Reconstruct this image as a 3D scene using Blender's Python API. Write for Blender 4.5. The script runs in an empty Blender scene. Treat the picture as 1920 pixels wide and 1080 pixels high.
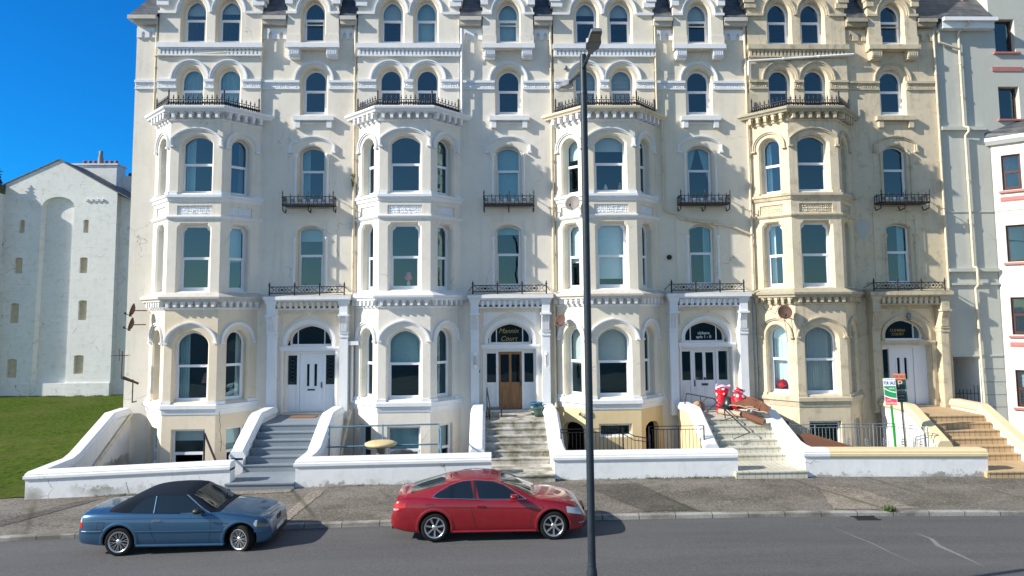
import bpy, bmesh, math, random
import numpy as np
from mathutils import Vector, Matrix
from mathutils.geometry import tessellate_polygon
random.seed(7)
S = bpy.context.scene; COL = S.collection
rad = math.radians
# ---------------------------------------------------------------- camera
CP = Vector((0, -26.5, 5.36)); FPX = 1350.0
yaw, pit, rol = rad(-1.8), math.atan(FPX/15600), 0.0085
fw = Vector((-math.sin(yaw)*math.cos(pit), math.cos(yaw)*math.cos(pit), math.sin(pit)))
rt = Vector((math.cos(yaw), math.sin(yaw), 0)); up = rt.cross(fw)
rt, up = rt*math.cos(rol)-up*math.sin(rol), rt*math.sin(rol)+up*math.cos(rol)
cam = bpy.data.cameras.new('camera'); co = bpy.data.objects.new('camera', cam); COL.objects.link(co)
m = Matrix((rt, up, -fw)).transposed().to_4x4(); m.translation = CP; co.matrix_world = m
cam.sensor_width = 36; cam.lens = FPX/1920*36; cam.shift_y = -72/1920; cam.clip_end = 5000; cam.clip_start = .1
S.camera = co
# ---------------------------------------------------------------- light
SUNV = Vector((-3.45, -1.0, 2.09)).normalized()
EL = math.asin(SUNV.z); AZ = math.atan2(SUNV.x, SUNV.y)
W = bpy.data.worlds.new('World'); S.world = W; W.use_nodes = True
nt = W.node_tree; bg = nt.nodes['Background']; sky = nt.nodes.new('ShaderNodeTexSky')
sky.sky_type = 'NISHITA'; sky.sun_disc = False; sky.sun_elevation = EL; sky.sun_rotation = AZ
sky.air_density = 1.0; sky.dust_density = 0.15; sky.ozone_density = 3.0; sky.altitude = 10
tc = nt.nodes.new('ShaderNodeTexCoord'); sx = nt.nodes.new('ShaderNodeSeparateXYZ'); nt.links.new(tc.outputs['Generated'], sx.inputs[0])
rp = nt.nodes.new('ShaderNodeValToRGB'); rp.color_ramp.elements[0].position = .0; rp.color_ramp.elements[1].position = .45
rp.color_ramp.elements[0].position = .25; rp.color_ramp.elements[1].position = .85   # paler towards sun and sea, deep blue inland
rp.color_ramp.elements[0].color = (.84, .90, .93, 1); rp.color_ramp.elements[1].color = (.035, .50, .98, 1)
hm = nt.nodes.new('ShaderNodeMath'); hm.operation = 'MULTIPLY_ADD'; hm.inputs[1].default_value = .5; hm.inputs[2].default_value = .5
nt.links.new(sx.outputs[1], hm.inputs[0]); nt.links.new(hm.outputs[0], rp.inputs[0])
tm = nt.nodes.new('ShaderNodeMix'); tm.data_type = 'RGBA'; tm.blend_type = 'MULTIPLY'; tm.inputs[0].default_value = 1
nt.links.new(sky.outputs[0], tm.inputs[6]); nt.links.new(rp.outputs[0], tm.inputs[7]); nt.links.new(tm.outputs[2], bg.inputs[0]); bg.inputs[1].default_value = 0.12
sl = bpy.data.lights.new('sun', 'SUN'); sl.energy = 5.0; sl.angle = rad(.55); sl.color = (1, .935, .82)
so = bpy.data.objects.new('sun', sl); COL.objects.link(so)
so.rotation_euler = SUNV.to_track_quat('Z', 'Y').to_euler(); so.location = (-30, -10, 40)
S.view_settings.view_transform = 'Standard'; S.view_settings.look = 'None'
S.view_settings.exposure = 0.56; S.view_settings.gamma = 1
S.render.engine = 'CYCLES'
# ---------------------------------------------------------------- materials
def lin(c):
    return tuple((v/12.92 if v <= .04045 else ((v+.055)/1.055)**2.4) for v in c)
def newmat(name):
    M = bpy.data.materials.new(name); M.use_nodes = True
    return M, M.node_tree.nodes, M.node_tree.links, M.node_tree.nodes['Principled BSDF']
def noise(N, L, vec, scale, detail=4, rough=.55):
    n = N.new('ShaderNodeTexNoise'); n.inputs['Scale'].default_value = scale
    n.inputs['Detail'].default_value = detail; n.inputs['Roughness'].default_value = rough
    if vec: L.new(vec, n.inputs['Vector'])
    return n.outputs['Fac']
def ramp(N, L, fac, p0, p1, c0=(0, 0, 0), c1=(1, 1, 1)):
    r = N.new('ShaderNodeValToRGB'); r.color_ramp.elements[0].position = p0; r.color_ramp.elements[1].position = p1
    r.color_ramp.elements[0].color = (*c0, 1); r.color_ramp.elements[1].color = (*c1, 1)
    L.new(fac, r.inputs['Fac']); return r.outputs['Color']
def mix(N, L, fac, a, b, mode='MIX'):
    x = N.new('ShaderNodeMix'); x.data_type = 'RGBA'; x.blend_type = mode
    for s, v in ((0, fac), (6, a), (7, b)):
        if isinstance(v, (int, float)): x.inputs[s].default_value = v
        elif isinstance(v, tuple): x.inputs[s].default_value = (*v, 1)
        else: L.new(v, x.inputs[s])
    return x.outputs[2]
def mapv(N, L, src, scale=(1, 1, 1), loc=(0, 0, 0)):
    mp = N.new('ShaderNodeMapping'); mp.inputs['Scale'].default_value = scale; mp.inputs['Location'].default_value = loc
    L.new(src, mp.inputs['Vector']); return mp.outputs['Vector']
def bump(N, L, B, h, strength=.2, dist=.02):
    b = N.new('ShaderNodeBump'); b.inputs['Strength'].default_value = strength; b.inputs['Distance'].default_value = dist
    L.new(h, b.inputs['Height']); L.new(b.outputs['Normal'], B.inputs['Normal'])
def mathn(N, L, op, a, b=0.0):
    x = N.new('ShaderNodeMath'); x.operation = op
    for i, v in enumerate((a, b)):
        if isinstance(v, (int, float)): x.inputs[i].default_value = v
        else: L.new(v, x.inputs[i])
    return x.outputs[0]
MATS = {}
FOOT = {}
def stucco(name, col, dirt=.25, dirtcol=(.28, .25, .19), streak=.35, crack=.5, rough=.85, yellow=0., scale=1.):
    M, N, L, B = newmat(name)
    g = N.new('ShaderNodeNewGeometry').outputs['Position']
    big = noise(N, L, g, .45*scale, 5, .6); med = noise(N, L, g, 3.1*scale, 6, .65); fine = noise(N, L, g, 38, 4, .6)
    c = mix(N, L, ramp(N, L, big, .3, .7), tuple(v*.93 for v in col), tuple(min(1, v*1.04) for v in col))
    if yellow: c = mix(N, L, mathn(N, L, 'MULTIPLY', ramp(N, L, noise(N, L, mapv(N, L, g, (1, 1, .5), (7, 3, 1)), .8), .5, .75), yellow), c, (.62, .5, .27))
    c = mix(N, L, mathn(N, L, 'MULTIPLY', ramp(N, L, med, .52, .78), dirt), c, dirtcol)
    st = noise(N, L, mapv(N, L, g, (.5, .5, 5.0) if name == 'gable_white' else (5.5, 5.5, .32)), 1.0, 5, .7)
    sm = noise(N, L, mapv(N, L, g, (.8, .8, .5), (3, 8, 2)), 1.0, 3)
    stm = mathn(N, L, 'MULTIPLY', ramp(N, L, st, .5, .75), ramp(N, L, sm, .42, .65))
    c = mix(N, L, mathn(N, L, 'MULTIPLY', stm, streak), c, dirtcol)
    blot = ramp(N, L, noise(N, L, mapv(N, L, g, (1, 1, 1), (20, 4, 9)), .9*scale, 7, .75), .60, .64)
    c = mix(N, L, mathn(N, L, 'MULTIPLY', blot, .13), c, tuple(min(.9, v*1.12) for v in col))
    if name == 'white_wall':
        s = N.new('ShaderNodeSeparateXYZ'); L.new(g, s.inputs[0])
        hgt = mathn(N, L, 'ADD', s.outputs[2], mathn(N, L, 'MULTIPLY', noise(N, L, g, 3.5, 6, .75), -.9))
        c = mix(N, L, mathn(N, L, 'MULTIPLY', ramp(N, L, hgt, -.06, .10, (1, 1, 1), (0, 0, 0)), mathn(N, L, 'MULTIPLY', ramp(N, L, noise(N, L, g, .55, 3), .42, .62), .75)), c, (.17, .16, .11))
    if crack:
        d = N.new('ShaderNodeVectorMath'); d.operation = 'ADD'
        nz = N.new('ShaderNodeTexNoise'); nz.inputs['Scale'].default_value = 2.5; L.new(g, nz.inputs['Vector'])
        sc = N.new('ShaderNodeVectorMath'); sc.operation = 'SCALE'; sc.inputs['Scale'].default_value = .5
        L.new(nz.outputs['Color'], sc.inputs[0]); L.new(g, d.inputs[0]); L.new(sc.outputs[0], d.inputs[1])
        v = N.new('ShaderNodeTexVoronoi'); v.feature = 'DISTANCE_TO_EDGE'; v.inputs['Scale'].default_value = .6; L.new(d.outputs[0], v.inputs['Vector'])
        lines = ramp(N, L, v.outputs['Distance'], .0015, .006, (1, 1, 1), (0, 0, 0))
        mk = ramp(N, L, noise(N, L, mapv(N, L, g, (1, 1, 1), (9, 1, 4)), .7, 2), .56, .62)
        c = mix(N, L, mathn(N, L, 'MULTIPLY', mathn(N, L, 'MULTIPLY', lines, mk), crack), c, (.16, .14, .12))
    L.new(c, B.inputs['Base Color']); B.inputs['Roughness'].default_value = rough
    B.inputs['Specular IOR Level'].default_value = .25
    h = mathn(N, L, 'ADD', mathn(N, L, 'MULTIPLY', fine, .35), mathn(N, L, 'MULTIPLY', med, .8))
    bump(N, L, B, h, .35, .03)
    MATS[name] = M; return M
def plain(name, col, rough=.6, metal=0., var=.1, spec=.5, bumps=0., scale=8, obj=False, coat=0.):
    M, N, L, B = newmat(name)
    g = (N.new('ShaderNodeTexCoord').outputs['Object'] if obj else N.new('ShaderNodeNewGeometry').outputs['Position'])
    n = noise(N, L, g, scale, 5)
    L.new(mix(N, L, n, tuple(v*(1-var) for v in col), tuple(min(1, v*(1+var)) for v in col)), B.inputs['Base Color'])
    B.inputs['Roughness'].default_value = rough; B.inputs['Metallic'].default_value = metal
    B.inputs['Specular IOR Level'].default_value = spec
    if coat: B.inputs['Coat Weight'].default_value = coat; B.inputs['Coat Roughness'].default_value = .04
    if bumps: bump(N, L, B, noise(N, L, g, scale*6, 4), bumps, .01)
    MATS[name] = M; return M
WHITE = (.80, .815, .84); 
stucco('wall_cream', (.81, .755, .66), .16, streak=.3, yellow=.14)
stucco('wall_cream_b', (.81, .76, .675), .13, streak=.28, yellow=.08)
stucco('wall_warm', (.79, .725, .60), .16, streak=.25, yellow=.2)
stucco('wall_ground', (.80, .685, .53), .14, streak=.25, yellow=.3)
stucco('wall_yellow', (.74, .59, .35), .15, streak=.25)
stucco('wall_stone', (.68, .585, .43), .55, (.20, .175, .12), .65, .5, yellow=.3)
stucco('trim_stone', (.60, .52, .38), .8, (.19, .17, .12), .85, 0)
stucco('trim_white', WHITE, .12, (.42, .42, .42), .25, 0, .6)
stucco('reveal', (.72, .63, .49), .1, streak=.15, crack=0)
stucco('white_wall', (.80, .81, .815), .22, (.36, .36, .33), .35, .8, yellow=.03)
stucco('coping_white', (.82, .835, .85), .16, (.38, .39, .38), .2, .3, .55)
stucco('coping_yellow', (.74, .62, .38), .1, (.3, .28, .2), .15, 0, .6)
stucco('gable_white', (.72, .73, .72), .55, (.40, .39, .35), .5, .9)
stucco('hotel_grey', (.52, .53, .48), .08, (.3, .3, .25), .25, .3)
stucco('hotel_white', (.84, .80, .68), .05, streak=.12, crack=0)
stucco('moss_ledge', (.42, .38, .29), .8, (.16, .16, .07), .5, 0, .9, scale=3)
stucco('ledge_grey', (.60, .57, .52), .55, (.33, .28, .2), .4, 0, .8, scale=2)
plain('upvc', (.84, .86, .90), .35, var=.03)
plain('upvc_grey', (.35, .40, .42), .4, var=.05)
plain('wood_brown', (.07, .025, .022), .4, var=.2)
plain('red_trim', (.45, .17, .16), .6, var=.15)
plain('iron', (.018, .018, .024), .5, .3, var=.5)
plain('rust', (.095, .05, .036), .8, var=.5, scale=25)
plain('dish_grey', (.22, .20, .19), .7, var=.3)
plain('blue_metal', (.12, .24, .33), .45, .2, var=.3)
plain('galv', (.30, .34, .38), .5, .5, var=.25)
plain('white_paint', (.82, .83, .84), .5, var=.04)
stucco('pipe_cream', (.70, .62, .47), .7, (.36, .19, .06), .6, 0, .6, scale=1.4)
plain('pipe_white', (.8, .82, .84), .5, var=.05)
plain('interior', (.035, .036, .038), .95, var=.3, scale=1.5, spec=.05)
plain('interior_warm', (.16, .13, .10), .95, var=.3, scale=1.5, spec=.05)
plain('curtain', (.66, .67, .64), .95, var=.1, spec=.1)
plain('curtain_teal', (.34, .50, .52), .95, var=.15, spec=.1)
plain('blind', (.50, .55, .55), .9, var=.06, spec=.1)
plain('curtain_sheer', (.75, .80, .80), .9, var=.08, spec=.1)
plain('lead', (.05, .055, .06), .6, var=.3)
plain('gold', (.42, .30, .08), .4, .3, var=.2)
plain('flower_pink', (.6, .12, .25), .8); plain('lamp_shade', (.35, .17, .12), .8); plain('cushion_red', (.30, .015, .03), .9); plain('recess_brown', (.52, .45, .33), .9, var=.3, scale=4)
plain('pale_letters', (.55, .60, .58), .5)
plain('terracotta', (.25, .07, .055), .8, var=.3)
plain('plant', (.07, .11, .03), .8, var=.5, scale=20)
plain('lamp_pole', (.022, .034, .046), .45, .2, var=.5, scale=14, bumps=.15)
plain('lamp_head', (.20, .225, .24), .45, .2, var=.15)
plain('lamp_glass', (.20, .18, .15), .25, var=.2)
plain('cable', (.015, .015, .017), .6)
plain('mat_brown', (.22, .11, .06), .95, var=.3, scale=60)
plain('carpet_brown', (.15, .062, .034), .95, var=.25, scale=30, bumps=.6)
plain('carpet_back', (.42, .34, .27), .95, var=.2, scale=30)
plain('bag_black', (.02, .025, .028), .35, var=.3)
plain('box_card', (.40, .26, .15), .9)
plain('stone_table', (.62, .49, .26), .85, var=.3, scale=14)
plain('barrel_blue', (.02, .12, .22), .5, var=.3)
plain('pot_green', (.05, .09, .08), .5, var=.3)
plain('sign_green', (.02, .27, .10), .4); plain('sign_dark', (.012, .065, .06), .4)
plain('sign_red', (.75, .07, .11), .4); plain('sign_orange', (.62, .20, .13), .4)
plain('sign_blue', (.03, .05, .35), .4); plain('sign_white', (.82, .84, .86), .4)
plain('sign_copper', (.75, .42, .3), .4); plain('pole_green', (.01, .30, .03), .5)
plain('post_wood', (.38, .34, .28), .8, var=.25)
plain('dirt', (.05, .045, .035), .95, var=.5)
plain('sea', (.012, .032, .040), .55, var=.5, scale=.25, spec=.12, bumps=.8)
def glassmat(name, tint=(.8, .88, .9), base=.065):
    M, N, L, B = newmat(name); out = N['Material Output']
    t = N.new('ShaderNodeBsdfTransparent'); t.inputs[0].default_value = (*tint, 1)
    gl = N.new('ShaderNodeBsdfGlossy'); gl.inputs['Roughness'].default_value = .015; gl.inputs[0].default_value = (.50, .84, 1, 1)
    g = N.new('ShaderNodeNewGeometry').outputs['Position']
    bp = N.new('ShaderNodeBump'); bp.inputs['Strength'].default_value = .06; bp.inputs['Distance'].default_value = .05
    L.new(noise(N, L, g, 1.3, 1), bp.inputs['Height']); L.new(bp.outputs[0], gl.inputs['Normal'])
    gn = N.new('ShaderNodeNewGeometry'); dt = N.new('ShaderNodeVectorMath'); dt.operation = 'DOT_PRODUCT'; L.new(gn.outputs['Incoming'], dt.inputs[0]); L.new(gn.outputs['Normal'], dt.inputs[1])
    k5 = mathn(N, L, 'POWER', mathn(N, L, 'SUBTRACT', 1.0, mathn(N, L, 'ABSOLUTE', dt.outputs['Value'])), 5.0)
    f = mathn(N, L, 'ADD', mathn(N, L, 'MULTIPLY', k5, .85), base+.06)
    ms = N.new('ShaderNodeMixShader'); L.new(f, ms.inputs[0]); L.new(t.outputs[0], ms.inputs[1]); L.new(gl.outputs[0], ms.inputs[2])
    L.new(ms.outputs[0], out.inputs['Surface']); MATS[name] = M
glassmat('glass'); glassmat('glass_dark', (.5, .55, .55), .03)
def carglass(name, col):
    M, N, L, B = newmat(name); B.inputs['Base Color'].default_value = (*col, 1); B.inputs['Roughness'].default_value = .03
    B.inputs['IOR'].default_value = 1.7; MATS[name] = M
carglass('car_glass', (.006, .012, .016)); carglass('car_glass_front', (.03, .035, .03))
carglass('headlight', (.35, .42, .48)); carglass('taillight', (.55, .01, .012)); carglass('lamp_amber', (.5, .5, .5))
def carpaint(name, col, metal):
    M, N, L, B = newmat(name); g = N.new('ShaderNodeTexCoord').outputs['Object']
    d = ramp(N, L, noise(N, L, g, 5, 5), .45, .8)
    c = mix(N, L, mathn(N, L, 'MULTIPLY', d, .05), col, (.2, .18, .16))
    L.new(c, B.inputs['Base Color']); B.inputs['Metallic'].default_value = metal; B.inputs['Roughness'].default_value = .32
    B.inputs['Coat Weight'].default_value = 1; B.inputs['Coat Roughness'].default_value = .03; MATS[name] = M
carpaint('paint_red', (.235, .0012, .008), .0); carpaint('paint_blue', (.033, .105, .20), .5)
plain('soft_top', (.012, .018, .03), .95, var=.3, scale=40, obj=True, spec=.1)
plain('tyre', (.012, .012, .012), .85, var=.3, obj=True, spec=.2)
plain('alloy', (.62, .63, .66), .28, .9, var=.05, obj=True); plain('chrome', (.8, .82, .85), .12, 1.0, var=.02, obj=True)
plain('black_plastic', (.012, .012, .014), .5, obj=True); plain('plate_white', (.8, .8, .75), .4, obj=True); plain('plate_red', (.6, .02, .03), .4, obj=True)
def slate():
    M, N, L, B = newmat('slate'); g = N.new('ShaderNodeNewGeometry').outputs['Position']
    b = N.new('ShaderNodeTexBrick'); b.inputs['Scale'].default_value = 1; b.inputs['Brick Width'].default_value = .32; b.inputs['Row Height'].default_value = .16
    b.inputs['Mortar Size'].default_value = .008; b.inputs['Color1'].default_value = (.055, .062, .075, 1); b.inputs['Color2'].default_value = (.10, .105, .115, 1); b.inputs['Mortar'].default_value = (.012, .012, .014, 1)
    s = N.new('ShaderNodeSeparateXYZ'); L.new(g, s.inputs[0]); c = N.new('ShaderNodeCombineXYZ')
    L.new(mathn(N, L, 'ADD', s.outputs[0], s.outputs[1]), c.inputs[0]); L.new(s.outputs[2], c.inputs[1]); L.new(c.outputs[0], b.inputs['Vector'])
    col = mix(N, L, mathn(N, L, 'MULTIPLY', ramp(N, L, noise(N, L, g, 2.5, 6), .5, .7), .7), b.outputs['Color'], (.16, .16, .15))
    L.new(col, B.inputs['Base Color']); B.inputs['Roughness'].default_value = .55; bump(N, L, B, b.outputs['Fac'], .6, .01); MATS['slate'] = M
slate()
def woodmat():
    M, N, L, B = newmat('door_wood'); g = N.new('ShaderNodeNewGeometry').outputs['Position']
    n = noise(N, L, mapv(N, L, g, (28, 28, 1.5)), 1, 5); L.new(ramp(N, L, n, .3, .7, (.20, .085, .03), (.40, .20, .085)), B.inputs['Base Color'])
    B.inputs['Roughness'].default_value = .55; MATS['door_wood'] = M
woodmat()
def road():
    M, N, L, B = newmat('asphalt'); g = N.new('ShaderNodeNewGeometry').outputs['Position']
    f = noise(N, L, g, 24, 6, .85); b = noise(N, L, mapv(N, L, g, (.12, 1.2, 1)), .8, 6, .65); sp = noise(N, L, g, 2.5, 6, .6)
    c = mix(N, L, ramp(N, L, b, .3, .7), (.068, .067, .069), (.110, .109, .110)); c = mix(N, L, mathn(N, L, 'MULTIPLY', ramp(N, L, f, .50, .62), .45), c, (.19, .188, .185)); c = mix(N, L, mathn(N, L, 'MULTIPLY', ramp(N, L, f, .38, .46, (1, 1, 1), (0, 0, 0)), .4), c, (.04, .04, .04))
    c = mix(N, L, mathn(N, L, 'MULTIPLY', ramp(N, L, sp, .62, .75), .35), c, (.05, .05, .05))
    L.new(c, B.inputs['Base Color']); B.inputs['Roughness'].default_value = .85; bump(N, L, B, f, .5, .01); MATS['asphalt'] = M
road()
def pave():
    M, N, L, B = newmat('pavement'); g = N.new('ShaderNodeNewGeometry').outputs['Position']
    f = noise(N, L, g, 16, 6, .85); b = noise(N, L, mapv(N, L, g, (.5, 1, 1)), 1.1, 6, .7)
    c = mix(N, L, ramp(N, L, b, .35, .68), (.080, .069, .054), (.19, .170, .142)); c = mix(N, L, mathn(N, L, 'MULTIPLY', ramp(N, L, f, .50, .60), .6), c, (.34, .31, .27)); c = mix(N, L, mathn(N, L, 'MULTIPLY', ramp(N, L, f, .40, .47, (1, 1, 1), (0, 0, 0)), .5), c, (.05, .045, .035))
    # joints between old slabs, slightly wandering
    s = N.new('ShaderNodeSeparateXYZ'); L.new(g, s.inputs[0])
    wob = mathn(N, L, 'ADD', mathn(N, L, 'MULTIPLY', noise(N, L, g, .8, 4), .10), mathn(N, L, 'MULTIPLY', s.outputs[1], .22))
    jx = mathn(N, L, 'FRACT', mathn(N, L, 'ADD', mathn(N, L, 'MULTIPLY', s.outputs[0], .42), wob))
    jl = mathn(N, L, 'MULTIPLY', ramp(N, L, mathn(N, L, 'ABSOLUTE', mathn(N, L, 'SUBTRACT', jx, .5)), .006, .05, (1, 1, 1), (0, 0, 0)), ramp(N, L, noise(N, L, mapv(N, L, g, (.35, .35, 1), (5, 2, 0)), 1, 3), .38, .6))
    c = mix(N, L, mathn(N, L, 'MULTIPLY', jl, .75), c, (.055, .05, .035))
    moss = ramp(N, L, mathn(N, L, 'ADD', mathn(N, L, 'MULTIPLY', noise(N, L, g, 1.6, 6), 1.0), mathn(N, L, 'MULTIPLY', jl, .12)), .58, .70)
    c = mix(N, L, mathn(N, L, 'MULTIPLY', moss, .6), c, (.075, .078, .04))
    L.new(c, B.inputs['Base Color']); B.inputs['Roughness'].default_value = .9; bump(N, L, B, f, .6, .015); MATS['pavement'] = M
pave()
def kerbm():
    M, N, L, B = newmat('kerb_stone'); g = N.new('ShaderNodeNewGeometry').outputs['Position']
    b = noise(N, L, mapv(N, L, g, (.6, 1, 1)), 1.3, 5); f = noise(N, L, g, 25, 4)
    c = mix(N, L, ramp(N, L, b, .42, .58), (.14, .13, .11), (.36, .35, .32)); c = mix(N, L, mathn(N, L, 'MULTIPLY', ramp(N, L, f, .5, .7), .6), c, (.14, .13, .11))
    s = N.new('ShaderNodeSeparateXYZ'); L.new(g, s.inputs[0]); j = mathn(N, L, 'FRACT', mathn(N, L, 'MULTIPLY', s.outputs[0], 1.09))
    c = mix(N, L, ramp(N, L, j, .015, .03, (1, 1, 1), (0, 0, 0)), c, (.04, .035, .03))
    L.new(c, B.inputs['Base Color']); B.inputs['Roughness'].default_value = .85; bump(N, L, B, f, .5, .01); MATS['kerb_stone'] = M
kerbm()
def grassm():
    M, N, L, B = newmat('grass'); g = N.new('ShaderNodeNewGeometry').outputs['Position']
    f = noise(N, L, mapv(N, L, g, (1, .5, 1)), 7, 8, .85); b = noise(N, L, g, .35, 5, .6); bb = noise(N, L, g, 1.7, 5, .7)
    c = mix(N, L, ramp(N, L, f, .38, .60), (.020, .042, .004), (.105, .165, .018)); c = mix(N, L, mathn(N, L, 'MULTIPLY', ramp(N, L, b, .4, .7), .55), c, (.13, .135, .045))
    c = mix(N, L, mathn(N, L, 'MULTIPLY', ramp(N, L, bb, .62, .8), .5), c, (.14, .12, .06))
    L.new(c, B.inputs['Base Color']); B.inputs['Roughness'].default_value = 1; B.inputs['Specular IOR Level'].default_value = .05; bump(N, L, B, f, 1, .12); MATS['grass'] = M
grassm()
def stepm(name, a, b, moss, tile=False):
    M, N, L, B = newmat(name); g = N.new('ShaderNodeNewGeometry').outputs['Position']
    n = noise(N, L, g, 2.2, 6, .7); f = noise(N, L, g, 30, 4)
    c = mix(N, L, f, a, b)
    if moss: c = mix(N, L, mathn(N, L, 'MULTIPLY', ramp(N, L, n, .42, .62), moss[1]), c, moss[0])
    s = N.new('ShaderNodeSeparateXYZ'); L.new(g, s.inputs[0])
    if tile:
        j = mathn(N, L, 'FRACT', mathn(N, L, 'MULTIPLY', s.outputs[0], 5.6))
        w = ramp(N, L, j, .04, .09, (1, 1, 1), (0, 0, 0))
        if tile == 'worn': w = mathn(N, L, 'MULTIPLY', w, ramp(N, L, noise(N, L, g, 9, 3), .4, .55))
        c = mix(N, L, w, c, (.05, .035, .03))
    L.new(c, B.inputs['Base Color']); B.inputs['Roughness'].default_value = .75; bump(N, L, B, f, .3, .01); MATS[name] = M
def pave_patch(name, k):
    M = MATS['pavement'].copy(); M.name = name; N, L = M.node_tree.nodes, M.node_tree.links; B = N['Principled BSDF']; src = B.inputs['Base Color'].links[0].from_socket
    L.new(mix(N, L, 1.0, src, k, 'MULTIPLY'), B.inputs['Base Color']); MATS[name] = M
pave_patch('pavement_pale', (1.5, 1.45, 1.4)); pave_patch('pavement_dark', (.6, .6, .6))
stepm('steps_blue', (.17, .205, .24), (.26, .30, .335), ((.16, .2, .23), .3))
stepm('steps_mossy', (.42, .40, .36), (.58, .55, .50), ((.13, .12, .055), .85))
stepm('steps_pale', (.52, .50, .42), (.62, .60, .52), ((.35, .34, .22), .4), 'worn')
stepm('steps_tile', (.48, .34, .19), (.60, .44, .26), ((.3, .2, .11), .3), True)
def spotm():
    M, N, L, B = newmat('bag_spotted'); g = N.new('ShaderNodeTexCoord').outputs['Object']
    v = N.new('ShaderNodeTexVoronoi'); v.inputs['Scale'].default_value = 4.6; v.inputs['Randomness'].default_value = .35; L.new(g, v.inputs['Vector'])
    c = ramp(N, L, v.outputs['Distance'], .25, .28, (.85, .85, .86), (.62, .008, .025)); L.new(c, B.inputs['Base Color']); B.inputs['Roughness'].default_value = .3
    bump(N, L, B, noise(N, L, g, 12, 3), .9, .05); MATS['bag_spotted'] = M
spotm(); plain('bag_pink', (.75, .45, .60), .35)
# ---------------------------------------------------------------- helpers
def tag(o, label=None, cat=None, group=None, kind=None):
    if label: o['label'] = label
    if cat: o['category'] = cat
    if group: o['group'] = group
    if kind: o['kind'] = kind
    return o
def thing(name, label, cat, loc=(0, 0, 0), rz=0, group=None):
    o = bpy.data.objects.new(name, None); COL.objects.link(o); o.location = loc; o.rotation_euler = (0, 0, rz)
    o.empty_display_size = .3
    return tag(o, label, cat, group)
def wloc(o):
    v = Vector((0, 0, 0))
    while o is not None: v += o.location; o = o.parent
    return v
class Fr:                                    # a wall face: u runs along it, n points out of it
    def __init__(s, x, y, ux=1., uy=0.):
        l = math.hypot(ux, uy); s.o = Vector((x, y, 0)); s.u = Vector((ux/l, uy/l, 0)); s.n = Vector((uy/l, -ux/l, 0))
    def p(s, u, z, d=0.): return s.o + s.u*u + s.n*d + Vector((0, 0, z))
WD = Fr(0, 0)
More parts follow.
